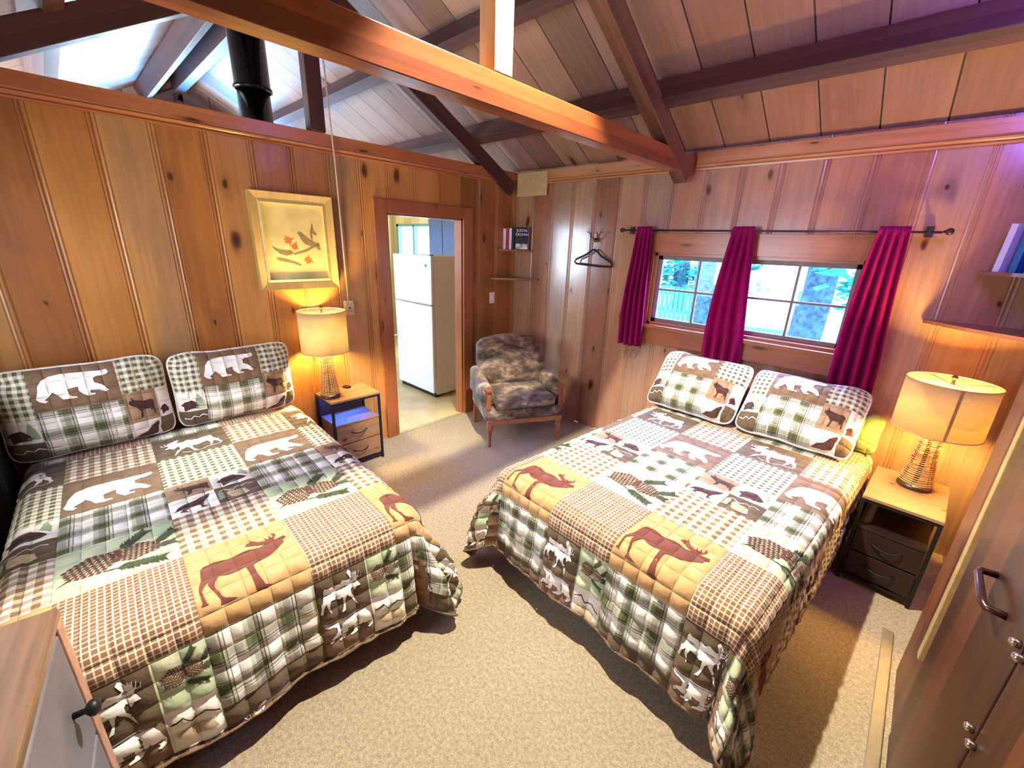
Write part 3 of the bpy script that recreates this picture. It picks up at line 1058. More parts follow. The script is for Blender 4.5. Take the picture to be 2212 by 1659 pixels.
    bo = obj('quilt_backing', (bv, bf), MATS['backing'], q, smooth=True)
    hem = [surf(smin, t) for t in T[::3]] + [surf(s, tmax) for s in S[::3]] + [surf(smax, t) for t in T[::-3]]
    obj('binding', tube(hem, 0.006, 6), MATS['patch_brown'], q, smooth=True)
    return q


def make_bed(name, loc, rz, sa, sb, tb, dt, label, seed, drop, fold, tight):
    zt = 0.60
    root = empty(name, loc, rz, label, 'bed')
    a, b = sa + 0.02, sb - 0.02
    obj('mattress', bx(a, b, -(tb - .02), -0.03, 0.36, zt - 0.02, bev=0.04), plain('mattress_ticking', (0.62, 0.58, 0.50), 0.8), root)
    obj('box_spring', bx(a + .01, b - .01, -(tb - .05), -0.04, 0.17, 0.355, bev=0.02), plain('box_spring_cloth', (0.10, 0.075, 0.055), 0.9), root)
    bm = bmesh.new()
    for x0, x1, y0, y1 in ((a + .01, a + .05, -(tb - .06), -.05), (b - .05, b - .01, -(tb - .06), -.05), (a + .03, b - .03, -(tb - .06), -(tb - .10)), (a + .03, b - .03, -.09, -.05)):
        box(bm, x0, x1, y0, y1, 0.135, 0.168)
    obj('bed_frame', bm, BLK, root)
    for x in (a + .04, b - .04):
        for y in (-.10, -(tb - .10)):
            bmg = lathe([(0, 0.0), (.035, 0.0), (.040, .01), (.036, .03), (.018, .04), (.016, .135), (0, .135)], 20, cx=x, cy=y)
            obj('leg', bmg, plain('bed_foot_brown', (0.16, 0.09, 0.05), 0.5), root, smooth=True)
    q = make_quilt('quilt', root, sa, sb, tb, zt, dt, drop, seed, fold, tight)
    return root


B1 = make_bed('quilted_bed', (0.035, -3.34, 0), R(90 - 3), -0.52, 0.87, 1.84, -0.28, 'bed against the left wall in a patchwork animal quilt crossed by a shadow band', 1.7, 0.475, 0.03, -1)
B2 = make_bed('quilted_bed', (2.784, -0.035, 0), R(-4), -0.80, 0.59, 2.10, 0.0, 'bed under the window in a patchwork quilt of elk, bears and pine cones', 4.2, 0.455, 0.03, 1)


# ------------------------------------------------------------------ pillows
def pillow(name, w, h, T, parent_loc, rz, lean, label, group, seed, shammed=True, mat=None):
    """upright cushion: x across, z up, front looks to -y"""
    root_name = name
    nx, nz = 48, 36
    vs, uvv, fs, fm, used = [], [], [], [], []

    def mi(nm):
        if nm not in used:
            used.append(nm)
        return used.index(nm)

    def P(u, v, side):
        # u,v in 0..1 ; side -1 front +1 back
        a, b = 2 * u - 1, 2 * v - 1
        m_ = (abs(a) ** 7 + abs(b) ** 7) ** (1 / 7)
        k_ = (max(abs(a), abs(b)) / m_) if m_ > 1e-6 else 1
        k_ = 1 + (k_ - 1) * max(abs(a), abs(b)) ** 3
        th = T * 0.5 * (max(0, 1 - abs(a) ** 2.8) ** 0.6) * (max(0, 1 - abs(b) ** 2.6) ** 0.6)
        th *= 1 + 0.10 * mnoise.noise(Vector((a * 1.7, b * 1.7, seed)))
        th += 0.007
        pin = 1 - 0.045 * (1 - abs(b) ** 2) * abs(a) ** 6
        pin2 = 1 - 0.06 * (1 - abs(a) ** 2) * abs(b) ** 6
        rc = 0.93 if abs(a) > .96 and abs(b) > .96 else 1
        x = a * k_ * w / 2 * pin
        z = h / 2 + b * k_ * h / 2 * pin2 + 0.01 * mnoise.noise(Vector((a * 2.3, seed, 1)))
        # slump at the bottom
        bulge = 0.03 * math.exp(-((b + 0.55) / 0.4) ** 2) * (1 - a * a)
        wr = 0.004 * mnoise.noise(Vector((a * 9, b * 9, seed + 3)))
        return Vector((x, side * th - bulge * 0.5 + wr * side, z))
    su = [0, .06, .21, .22, .70, .71, .89, .90, 1]

    def grid(side):
        base = len(vs)
        us = [i / nx for i in range(nx + 1)]
        vv = [j / nz for j in range(nz + 1)]
        for v in vv:
            for u in us:
                vs.append(P(u, v, side))
                uvv.append((u * w, (1 - v) * h))
        for j in range(nz):
            for i in range(nx):
                k = base + j * (nx + 1) + i
                f = (k, k + 1, k + nx + 2, k + nx + 1)
                fs.append(f if side < 0 else f[::-1])
                uc, vc = (i + .5) / nx, 1 - (j + .5) / nz      # vc from the top
                if not shammed:
                    m_ = mat
                elif side > 0:
                    m_ = 'backing'
                elif uc < 0.208:
                    m_ = 'check_green' if vc < .50 else ('patch_white' if vc < .76 else 'patch_olive')
                elif uc < 0.688:
                    m_ = 'patch_brown' if vc < .44 else 'plaid_green'
                elif vc < .40:
                    m_ = 'check_green'
                elif uc < 0.896:
                    m_ = 'patch_tan' if vc < .76 else 'patch_white'
                else:
                    m_ = 'patch_white' if vc < .74 else 'patch_olive'
                fm.append(mi(m_))
    grid(-1)
    grid(1)
    if shammed:
        def fig(matn, pl):
            Pn = [Vector((x, y, 0)) for x, y in pl]
            bmf = bmesh.new()
            bv = [bmf.verts.new(p) for p in Pn]
            for t3 in tessellate_polygon([Pn]):
                try:
                    bmf.faces.new([bv[i] for i in t3])
                except ValueError:
                    pass
            for it in range(4):
                es = [e for e in bmf.edges if e.calc_length() > 0.02]
                if not es:
                    break
                bmesh.ops.subdivide_edges(bmf, edges=es, cuts=1)
                bmesh.ops.triangulate(bmf, faces=bmf.faces)
            bmf.verts.index_update()
            base = len(vs)
            for v in bmf.verts:
                u_, v_ = v.co.x / w, 1 - v.co.y / h
                p = P(min(max(u_, .005), .995), min(max(v_, .01), .99), -1)
                vs.append(p + Vector((0, -0.0035, 0)))
                uvv.append((v.co.x, v.co.y))
            for f in bmf.faces:
                fs.append([base + v.index for v in f.verts])
                fm.append(mi(matn))
            bmf.free()
        W_ = w
        H_ = h
        fig('ink_white', [(0.208 * W_ + (0.03 + u * .93) * 0.48 * W_, (0.085 + v * 0.37) * H_) for u, v in BEAR])
        fig('ink_dark', [((0.70 + (u - 0.02) / 0.16 * 0.19) * W_, (0.415 + (v - 0.01) / 0.125 * 0.31) * H_) for u, v in SELK])
        fig('ink_dark', [(x * W_, y * H_) for x, y in ((.70, .975), (.74, .92), (.79, .90), (.83, .84), (.87, .785), (.882, .80), (.878, .90), (.86, .96), (.80, .985))])
        fig('ink_dark', [((0.02 + (u - .195) / .14 * 0.16) * W_, (0.60 + (v - .048) / .09 * .14) * H_) for u, v in HOUSE])
        fig('ink_tree', [(x * W_, y * H_) for x, y in ((.155, .52), (.185, .60), (.20, .70), (.13, .70), (.14, .60))])
        fig('ink_white', [(x * W_, y * H_) for x, y in ((.03, .84), (.07, .865), (.10, .82), (.13, .85), (.16, .815), (.205, .84), (.205, .85), (.16, .83), (.13, .865), (.10, .835), (.07, .88), (.03, .855))])
        fig('ink_dark', [((0.905 + (u - .195) / .14 * 0.08) * W_, (0.60 + (v - .048) / .09 * .12) * H_) for u, v in HOUSE])
    me = bpy.data.meshes.new(name)
    me.from_pydata([tuple(v) for v in vs], [], fs)
    for nm in used:
        me.materials.append(MATS[nm])
    me.polygons.foreach_set('material_index', fm)
    uvl = me.uv_layers.new(name='UVMap')
    for p in me.polygons:
        p.use_smooth = True
        for li in p.loop_indices:
            uvl.data[li].uv = uvv[me.loops[li].vertex_index]
    o = bpy.data.objects.new(name, me)
    COL.objects.link(o)
    o.matrix_world = Matrix.Translation(parent_loc) @ Matrix.Rotation(rz, 4, 'Z') @ Matrix.Rotation(lean, 4, 'X')
    tag(o, label, 'pillow', group)
    # corded edge
    ring = []
    N = 40
    for i in range(N):
        ring.append(P(i / N, 0, 0))
    for i in range(N):
        ring.append(P(1, i / N, 0))
    for i in range(N):
        ring.append(P(1 - i / N, 1, 0))
    for i in range(N):
        ring.append(P(0, 1 - i / N, 0))
    obj('piping', tube(ring, 0.008, 6, closed=True), MATS['patch_white'] if shammed else MATS[mat], o, smooth=True)
    return o


G = 'quilted pillow shams'
mottle('sheet_green', (0.15, 0.20, 0.09), (0.20, 0.26, 0.12))
pillow('pillow', 0.70, 0.50, 0.19, (0.165, -3.55, 0.606), R(90), R(-3), 'pillow with a white bear on the left wall bed, farther left, nearest the dresser', None, 1.0)
pillow('pillow', 0.70, 0.48, 0.19, (0.165, -2.845, 0.606), R(90), R(-2), 'pillow with a white bear on the left wall bed, beside the lit nightstand lamp', None, 2.0)
pillow('pillow', 0.67, 0.50, 0.19, (2.26, -0.475, 0.618), R(-2), R(-40), 'pillow with a white bear on the window bed, nearer the armchair', None, 3.0)
pillow('pillow', 0.67, 0.50, 0.19, (2.93, -0.495, 0.618), R(-3), R(-41), 'pillow with a white bear on the window bed, nearer the lamp', None, 4.0)
pillow('pillow', 0.66, 0.27, 0.11, (3.035, -0.235, 0.612), R(-3), R(-38), 'plain green pillow tucked behind the bear pillow on the window bed', None, 5.0, False, 'sheet_green')

# ================================================================== FURNITURE AND THINGS
def nightstand(loc, rz, wx, dy, h, label, led=False, body=PN):
    """origin on the floor at the back centre; front looks to -y"""
    r = empty('nightstand', loc, rz, label, 'nightstand')
    x0, x1 = -wx / 2, wx / 2
    obj('top', bx(x0, x1, -dy, 0, h - .018, h, bev=.002), PN, r, 'x')
    bm = bmesh.new()
    s = .018
    for x in (x0, x1 - s):
        for y in (-dy + .002, -s - .002):
            box(bm, x, x + s, y, y + s, 0, h - .019)
    for z in (h - .036, .035):
        box(bm, x0 + s, x1 - s, -dy + .004, -dy + .016, z, z + .014)
        for x in (x0 + .003, x1 - .015):
            box(bm, x, x + .012, -dy + s, -s, z, z + .014)
    obj('frame', bm, BLK, r)
    zs = h * 0.66
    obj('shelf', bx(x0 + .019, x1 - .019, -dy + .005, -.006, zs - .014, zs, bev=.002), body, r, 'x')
    obj('back_panel', bx(x0 + .02, x1 - .02, -.014, -.006, .05, h - .02), plain('dark_board', (0.05, 0.03, 0.025), .6), r, 'x')
    if led:
        e = NT('led_strip')
        e.set(Base_Color=(0.05, 0.05, 0.4), Emission_Color=(0.03, 0.12, 1.0), Emission_Strength=420.0)
        obj('led_strip', bx(x0 + .04, x1 - .04, -.03, -.018, h - .030, h - .022), e.m, r)
        bm = bmesh.new()
        box(bm, x0 + .10, x1 - .06, -.030, -.0145, h - .105, h - .06, bev=.003)
        obj('power_outlet', bm, plain('outlet_black', (0.02, 0.02, 0.03), .3), r)
    zd = [(.060, (zs - .014 + .06) / 2 - .004), ((zs - .014 + .06) / 2 + .004, zs - .018)]
    for a, b in zd:
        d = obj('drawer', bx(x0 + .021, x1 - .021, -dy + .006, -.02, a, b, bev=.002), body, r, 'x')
        zc = (a + b) / 2 + .012
        pts = []
        for k in range(13):
            f = k / 12
            x = (f - .5) * .13
            pts.append((x, -dy + .004 - .024 * math.sin(PI * f) ** .6, zc - .014 * math.sin(PI * f)))
        obj('handle', tube(pts, .0045, 8), BLK, d, smooth=True)
    return r


nightstand((0.012, -2.095, 0), R(90), 0.405, 0.300, 0.60, 'small wood and black metal nightstand by the doorway, its open shelf lit blue', True)
nightstand((3.555, -0.235, 0), R(-3), 0.325, 0.50, 0.55, 'wood topped nightstand with a black frame and shade painted into its drawers, beside the window bed and closet', False, PN_SHADED)
o = obj('power_adapter', bx(-.03, .03, -.02, .02, 0, .016, bev=.004), BLK, None, loc=(0.055, -2.05, 0.601), rot=(0, 0, R(20)))
tag(o, 'small black power adapter lying behind the lamp near the doorway', 'adapter')

# ---- lamps
SH = NT('linen_shade')
u, v, uvs = SH.uv()
wv1 = SH.noise(SH.vec(SH.math('MULTIPLY', u, 60.0), SH.math('MULTIPLY', v, 420.0)), 1.0, 3, 0.7)
cc = SH.ramp(wv1, [(0.30, (0.40, 0.28, 0.13)), (0.42, (0.60, 0.53, 0.36)), (0.7, (0.66, 0.60, 0.44))])
df = SH.n('ShaderNodeBsdfDiffuse')
tl = SH.n('ShaderNodeBsdfTranslucent')
SH.l(cc, df.inputs[0])
SH.l(cc, tl.inputs[0])
mx = SH.n('ShaderNodeMixShader')
mx.inputs[0].default_value = 0.55
SH.l(df.outputs[0], mx.inputs[1])
SH.l(tl.outputs[0], mx.inputs[2])
SH.l(mx.outputs[0], SH.out.inputs[0])


def lamp(loc, rs, z0, z1, rb, label, seam, power, bulbz, col):
    r = empty('table_lamp', loc, 0, label, 'lamp')
    # foot
    obj('foot', lathe([(0, 0), (rb, 0), (rb + .003, .008), (rb, .020), (rb * .8, .026), (0, .026)], 36), plain('lamp_foot', (0.035, 0.018, 0.012), .35), r, smooth=True)
    hb = z0 + 0.02
    def rad(f):
        return rb * (0.97 - 0.36 * math.sin(min(1, f * 1.08) * PI * 0.62) + 0.10 * max(0, f - .6))
    bm = bmesh.new()
    n = 29
    for k in range(n):
        f = (k + .5) / n
        rr = rad(f) + 0.0008 * math.sin(k * 2.3)
        z = .028 + (hb - .03) * f
        pts = [(rr * math.cos(a * PI / 14) + .0008 * math.sin(k), rr * math.sin(a * PI / 14), z + .0012 * math.sin(a * .45 + k)) for a in range(28)]
        tube(pts, .0031, 6, bm, closed=True)
    obj('wound_cane', bm, plain('cane', (0.55, 0.36, 0.16), .45, var=.12), r, smooth=True)
    bm = bmesh.new()
    for k in range(6):
        a = k * PI / 3 + .3
        tube([((rad(f) - .005) * math.cos(a), (rad(f) - .005) * math.sin(a), .026 + (hb - .03) * f) for f in [i / 8 for i in range(9)]], .003, 6, bm)
    tube([(0, 0, .02), (0, 0, hb + .02)], .008, 8, bm)
    obj('core_rods', bm, plain('cane_core', (0.05, 0.022, 0.010), .5), r, smooth=True)
    # shade
    bm = bmesh.new()
    N = 72
    vs_ = {}
    for j, z in enumerate((z0, (z0 + z1) / 2, z1)):
        for k in range(N):
            a = 2 * PI * k / N
            vs_[j, k] = bm.verts.new((rs * math.cos(a), rs * math.sin(a), z))
    for j in range(2):
        for k in range(N):
            bm.faces.new((vs_[j, k], vs_[j, (k + 1) % N], vs_[j + 1, (k + 1) % N], vs_[j + 1, k]))
    me = bpy.data.meshes.new('lamp_shade')
    bm.to_mesh(me)
    bm.free()
    uvl = me.uv_layers.new(name='UVMap')
    for p in me.polygons:
        p.use_smooth = True
        for li in p.loop_indices:
            c = me.vertices[me.loops[li].vertex_index].co
            uvl.data[li].uv = ((math.atan2(c.y, c.x)) * rs, c.z)
    me.materials.append(SH.m)
    so = bpy.data.objects.new('lamp_shade', me)
    COL.objects.link(so)
    so.parent = r
    md = so.modifiers.new('cloth', 'SOLIDIFY')
    md.thickness = 0.0015
    ed = plain('shade_edge', (0.60, 0.42, 0.20), .7)
    for z in (z0, z1):
        obj('shade_rim', tube([(rs * math.cos(a * PI / 24), rs * math.sin(a * PI / 24), z) for a in range(48)], .0032, 6, closed=True), ed, so, smooth=True)
    if seam is not None:
        bm = bx(rs - .001, rs + .003, -.006, .006, z0, z1)
        obj('seam', bm, plain('seam_band', (0.42, 0.25, 0.10), .7), so, rot=(0, 0, seam))
    bm = bmesh.new()
    for k in range(4 if seam is not None else 3):
        a = k * PI / 2 + .5
        tube([(0, 0, z1 - .012), (rs * math.cos(a), rs * math.sin(a), z1 - .004)], .0016, 6, bm)
    tube([(rs_ * math.cos(k), rs_ * math.sin(k), zz) for rs_, k, zz in ((.001, 0, z0), (.05, 1.57, z0 + .05), (.05, 1.57, z1 - .05), (.001, 0, z1 - .01))], .0018, 6, bm)
    obj('harp', bm, CHR, r)
    obj('finial', lathe([(0, z1 - .015), (.012, z1 - .013), (.006, z1 - .002), (.008, z1 + .006), (.004, z1 + .012), (.012, z1 + .020), (.014, z1 + .028), (.008, z1 + .036), (0, z1 + .038)], 20), plain('finial_bronze', (0.14, 0.10, 0.07), .3, .8), r, smooth=True)
    be = NT('bulb_glow')
    be.set(Base_Color=(1, .9, .7), Emission_Color=(*col,), Emission_Strength=30.0)
    obj('bulb', lathe([(0, bulbz - .05), (.014, bulbz - .045), (.016, bulbz - .02), (.030, bulbz + .005), (.028, bulbz + .025), (.012, bulbz + .042), (0, bulbz + .045)], 20), be.m, r, smooth=True)
    lt = light('lamp_light', 'POINT', (loc[0], loc[1], loc[2] + bulbz + .0), power, col, 0.055)
    return r


LC = (1.0, 0.66, 0.22)
lamp((0.174, -2.240, 0.601), 0.166, 0.368, 0.672, 0.072, 'lit drum shade lamp with cane wound base on the nightstand by the doorway', None, 120, 0.49, LC)
lamp((3.565, -0.385, 0.551), 0.185, 0.350, 0.625, 0.076, 'lit drum shade lamp with a seam in its shade, on the nightstand beside the closet', R(-80), 135, 0.46, (1.0, 0.58, 0.13))

# ---- picture
pr = empty('framed_picture', (0.002, -2.305, 1.745), R(90), 'gold toned framed print of two birds and red maple leaves', 'picture')
fwid, fh = 0.545, 0.64
def framebars(bm, W, H, wd, y0, y1, y2):
    """mitred frame with a sloped face; y0 wall, y1 outer edge, y2 inner edge"""
    o = [(-W / 2, -H / 2), (W / 2, -H / 2), (W / 2, H / 2), (-W / 2, H / 2)]
    i_ = [(-W / 2 + wd, -H / 2 + wd), (W / 2 - wd, -H / 2 + wd), (W / 2 - wd, H / 2 - wd), (-W / 2 + wd, H / 2 - wd)]
    ob = [bm.verts.new((a, y0, b)) for a, b in o]
    of = [bm.verts.new((a, y1, b)) for a, b in o]
    if_ = [bm.verts.new((a, y2, b)) for a, b in i_]
    ib = [bm.verts.new((a, y0, b)) for a, b in i_]
    for k in range(4):
        l_ = (k + 1) % 4
        bm.faces.new((ob[k], ob[l_], of[l_], of[k]))
        bm.faces.new((of[k], of[l_], if_[l_], if_[k]))
        bm.faces.new((if_[k], if_[l_], ib[l_], ib[k]))
        bm.faces.new((ib[k], ib[l_], ob[l_], ob[k]))
FRM = pine('picture_frame_wood', [(0.45, 0.30, 0.09), (0.60, 0.43, 0.15), (0.70, 0.52, 0.20)], None, rough=.4, knots=False)
bm = bmesh.new()
framebars(bm, fwid, fh, .045, 0, -.055, -.040)
obj('frame', bm, FRM, pr)
bm = bmesh.new()
framebars(bm, fwid - .088, fh - .088, .022, 0, -.034, -.044)
obj('inner_frame', bm, plain('inner_gilt', (0.70, 0.56, 0.22), .4), pr)
mottle('print_paper', (0.66, 0.56, 0.20), (0.78, 0.68, 0.32), 3.0)
pp = plain('print_ground', (0.68, 0.58, 0.24), .6, var=.14, scale=4)
pc = obj('print', bx(-fwid / 2 + .062, fwid / 2 - .062, -.022, -.002, -fh / 2 + .062, fh / 2 - .062), pp, pr)
def art(pl, m, y=-.0228):
    pl = [(x * 1.22, z * 1.22 + .01) for x, z in pl]
    bmf = bmesh.new()
    bv = [bmf.verts.new((x, y, z)) for x, z in pl]
    for t3 in tessellate_polygon([[Vector((x, z, 0)) for x, z in pl]]):
        try:
            bmf.faces.new([bv[i] for i in t3])
        except ValueError:
            pass
    return bmf
def leaf(cx, cz, s, rot):
    pts = []
    L = [1, .45, .62, .38, .85, .30, .55, .25, .5, .3, .55, .25, .85, .38, .62, .45]
    for k, l_ in enumerate(L):
        a = rot + 2 * PI * k / len(L)
        pts.append((cx + s * l_ * math.cos(a), cz + s * l_ * math.sin(a)))
    return pts
def join_bm(lst):
    out = bmesh.new()
    for b_ in lst:
        mm = bpy.data.meshes.new('t')
        b_.to_mesh(mm)
        b_.free()
        out.from_mesh(mm)
        bpy.data.meshes.remove(mm)
    return out
obj('maple_leaves', join_bm([art(leaf(-.045, .0, .042, .4), 0), art(leaf(-.012, -.035, .038, 1.1), 0, -.0232), art(leaf(.055, -.105, .044, -.4), 0)]), plain('leaf_red', (0.62, 0.16, 0.03), .6), pr)
bird1 = [(.012, .045), (.028, .052), (.042, .042), (.062, .022), (.10, -.004), (.135, -.022), (.13, -.028), (.098, -.018), (.085, -.026), (.055, -.018), (.034, .002), (.024, .028)]
bird2 = [(-.135, -.03), (-.10, -.048), (-.06, -.055), (-.035, -.052), (-.02, -.062), (-.028, -.074), (-.06, -.082), (-.095, -.072), (-.12, -.05)]
br = [(-.11, -.092), (-.07, -.10), (-.02, -.115), (.02, -.135), (.01, -.14), (-.03, -.125), (-.08, -.115), (-.115, -.105)]
tw = [(.085, .05), (.10, .10), (.106, .10), (.108, .06), (.125, .04), (.12, .035), (.10, .045), (.095, -.0), (.09, .0)]
tw2 = [(-.02, -.07), (.06, -.045), (.13, -.005), (.14, -.045), (.13, -.05), (.11, -.03), (.05, -.06), (-.02, -.078)]
obj('birds', join_bm([art(p, 0, -.0236) for p in (bird1, bird2, br, tw, tw2)]), plain('bird_grey', (0.26, 0.20, 0.07), .6), pr)

# ---- cable and outlet box
r = empty('surface_outlet', (0.003, -1.955, 1.255), R(90), 'beige surface outlet box with two sockets at the foot of the white cable', 'outlet')
obj('box_body', bx(-.036, .036, -.035, 0, -.058, .058, bev=.005), plain('outlet_beige', (0.62, 0.52, 0.33), .4), r)
bm = bmesh.new()
for z in (-.028, .028):
    for x in (-.010, .010):
        box(bm, x - .002, x + .002, -.0365, -.034, z - .007, z + .007)
box(bm, -.006, .006, -.039, -.034, -.008, .008)
obj('sockets', bm, plain('socket_dark', (0.10, 0.07, 0.04), .5), r)
cb = tube([(0.02, -1.955, 1.312), (0.021, -1.958, 1.45), (0.030, -1.965, 1.9), (0.040, -1.972, 2.30), (0.052, -1.985, 2.50), (0.052, -1.995, 2.9), (0.052, -2.02, 3.12), (.052, -2.03, 3.30)], .0055, 8)
o = obj('cable', cb, plain('cable_white', (0.62, 0.52, 0.40), .5), None, smooth=True)
tag(o, 'white cable running from the roof down to the outlet box', 'cable')

# light switch
r = empty('light_switch', (0.003, -0.345, 1.23), R(90), 'cream light switch plate on the wall right of the doorway', 'switch')
obj('plate', bx(-.036, .036, -.006, 0, -.058, .058, bev=.002), plain('switch_cream', (0.86, 0.80, 0.62), .4), r)
obj('toggle', bx(-.005, .005, -.016, -.006, -.010, .010, bev=.001), plain('switch_cream', 0), r)

# ---- corner shelves
def corner_shelf(cx, cy, sx, z, leg, label, mat=PT):
    pts = [(0, 0), (sx * leg, 0), (sx * leg * 1.0, -.02), (sx * leg * .62, -leg * .52), (sx * .02, -leg), (0, -leg)]
    if sx < 0:
        pts = pts[::-1]
    bm = poly_prism(pts, -.0095, .0095, 'xy')
    o = obj('corner_shelf', bm, mat, None, 'x', loc=(cx, cy, z))
    return tag(o, label, 'shelf')
SHM = pine('shelf_pine', [(0.24, 0.10, 0.06), (0.34, 0.15, 0.09)], None, rough=.35)
corner_shelf(0.003, -0.010, 1, 1.722, 0.262, 'upper corner shelf above the armchair, holding books', SHM)
corner_shelf(0.003, -0.010, 1, 1.435, 0.36, 'empty lower corner shelf above the armchair', SHM)
corner_shelf(XR - .003, -0.010, -1, 1.722, 0.30, 'upper corner shelf beyond the curtains with books on it', SHM)
corner_shelf(XR - .003, -0.010, -1, 1.435, 0.45, 'broad lower corner shelf above the lamp beside the closet', SHM)


def book(loc, rz, th, hh, dp, col, label, tilt=0, group=None):
    """spine looks to -y; thickness in x"""
    r = empty('book', loc, rz, label, 'book', group)
    r.rotation_euler = (0, tilt, rz)
    obj('cover', join_bm([bx(-th / 2, -th / 2 + .002, 0, dp, 0, hh), bx(th / 2 - .002, th / 2, 0, dp, 0, hh), bx(-th / 2, th / 2, -.001, .002, 0, hh)]), plain('cover_%02x%02x%02x' % tuple(int(c * 255) for c in col), col, .35, var=.03), r)
    obj('pages', bx(-th / 2 + .0022, th / 2 - .0022, .0022, dp - .004, .003, hh - .003), plain('paper', (0.72, 0.68, 0.58), .8), r)
    return r
BZ = 1.7322
d = R(42)
book((0.052, -0.220, BZ), R(52), .026, .205, .11, (0.80, 0.74, 0.74), 'white spined book, leftmost on the shelf above the armchair')
book((0.070, -0.196, BZ), R(52), .020, .215, .11, (0.50, 0.05, 0.09), 'red spined book second from left above the armchair')
book((0.090, -0.175, BZ), R(52), .026, .210, .11, (0.86, 0.84, 0.84), 'wide white spined book between red and black ones')
book((0.108, -0.154, BZ), R(52), .018, .220, .11, (0.03, 0.04, 0.09), 'black spined book beside the dark hardback')
# hardback standing with its cover to the room
r = empty('book', (0.185, -0.100, BZ), R(38), 'dark hardback facing out with JUSTIN CRONIN in white letters', 'book')
cv = plain('jacket_dark', (0.012, 0.018, 0.045), .25, var=.1)
obj('cover', bx(-.068, .068, -.015, .015, 0, .225, bev=.002), cv, r)
obj('pages', bx(-.064, .0695, -.012, .012, .003, .2262), plain('paper', 0), r)
obj('jacket_picture', bx(-.062, .062, -.0158, -.0148, .006, .060), plain('jacket_cloud', (0.60, 0.56, 0.50), .4, var=.35, scale=25), r)


def text(s, size, loc, mat, parent, rot=(R(90), 0, 0), wscale=1.0):
    c = bpy.data.curves.new('lettering', 'FONT')
    c.body = s
    c.size = size
    c.extrude = .0004
    c.align_x = 'CENTER'
    c.align_y = 'CENTER'
    c.materials.append(mat)
    tmp = bpy.data.objects.new('lettering_outline', c)
    COL.objects.link(tmp)
    bpy.context.view_layer.update()
    me = bpy.data.meshes.new_from_object(tmp.evaluated_get(bpy.context.evaluated_depsgraph_get()))
    bpy.data.objects.remove(tmp)
    o = bpy.data.objects.new('lettering', me)
    COL.objects.link(o)
    o.parent = parent
    o.location = loc
    o.rotation_euler = rot
    o.scale = (wscale, 1, 1)
    return o
LW = plain('print_white', (0.88, 0.88, 0.90), .4)
text('JUSTIN', .034, (0.0, -.0160, .188), LW, r, wscale=1.05)
text('CRONIN', .034, (0.0, -.0160, .150), LW, r, wscale=1.02)
# books on the shelf beyond the curtains
book((3.585, -0.075, BZ), R(-40), .030, .24, .12, (0.62, 0.60, 0.74), 'pale leaning book nearest the curtains on the far right shelf', R(3))
book((3.640, -0.110, BZ), R(-42), .030, .25, .12, (0.02, 0.10, 0.30), 'dark blue book on the far right shelf', R(2))
book((3.690, -0.150, BZ), R(-42), .030, .22, .12, (0.10, 0.42, 0.50), 'teal book at the edge of the far right shelf', R(2))

# ---- hook and hanger
r = empty('antler_hook', (1.045, -0.006, 1.86), 0, 'small bronze antler shaped wall hook holding a clothes hanger', 'hook')
bz_ = plain('bronze_brown', (0.12, 0.06, 0.035), .4, .6)
obj('wall_plate', lathe([(0, -.012), (.018, -.010), (.020, 0), (0, 0)], 20), bz_, r, rot=(R(90), 0, 0), loc=(0, -.012, -.01))
for s, nm in ((-1, 'antler'), (1, 'antler')):
    bm = tube([(0, -.012, -.01), (s * .02, -.03, .0), (s * .045, -.042, .022), (s * .062, -.045, .055), (s * .072, -.042, .085)], .004, 8, radii=[.006, .0055, .005, .004, .002])
    tube([(s * .045, -.042, .022), (s * .030, -.050, .045), (s * .028, -.052, .06)], .003, 6, bm, radii=[.004, .003, .0015])
    tube([(s * .060, -.045, .050), (s * .085, -.046, .055), (s * .094, -.046, .07)], .003, 6, bm, radii=[.004, .003, .0015])
    obj(nm, bm, bz_, r, smooth=True)
obj('peg', tube([(0, -.01, -.02), (0, -.03, -.030), (0, -.046, -.022), (0, -.052, -.008)], .004, 8), bz_, r, smooth=True)
r = empty('clothes_hanger', (1.045, -0.038, 1.835), R(2), 'black velvet clothes hanger hanging from the antler hook', 'hanger')
hk = [(0, 0, -.075), (0, 0, -.055), (.012, 0, -.040), (.020, 0, -.020), (.014, 0, -.002), (0, 0, .004), (-.014, 0, -.003), (-.019, 0, -.018)]
obj('metal_hook', tube(hk, .0028, 8), CHR, r, smooth=True)
sh = [(0, 0, -.072), (.035, 0, -.088), (.075, 0, -.125), (.13, 0, -.150), (.185, 0, -.175), (.20, 0, -.195), (.19, 0, -.215), (.10, 0, -.218), (0, 0, -.215), (-.10, 0, -.210), (-.19, 0, -.205), (-.205, 0, -.188), (-.19, 0, -.165), (-.13, 0, -.140), (-.075, 0, -.115), (-.035, 0, -.084)]
bm = tube(sh, .0095, 8, closed=True)
for v_ in bm.verts:
    v_.co.y *= .5
obj('body', bm, plain('velvet_black', (0.006, 0.006, 0.012), .7), r, smooth=True)

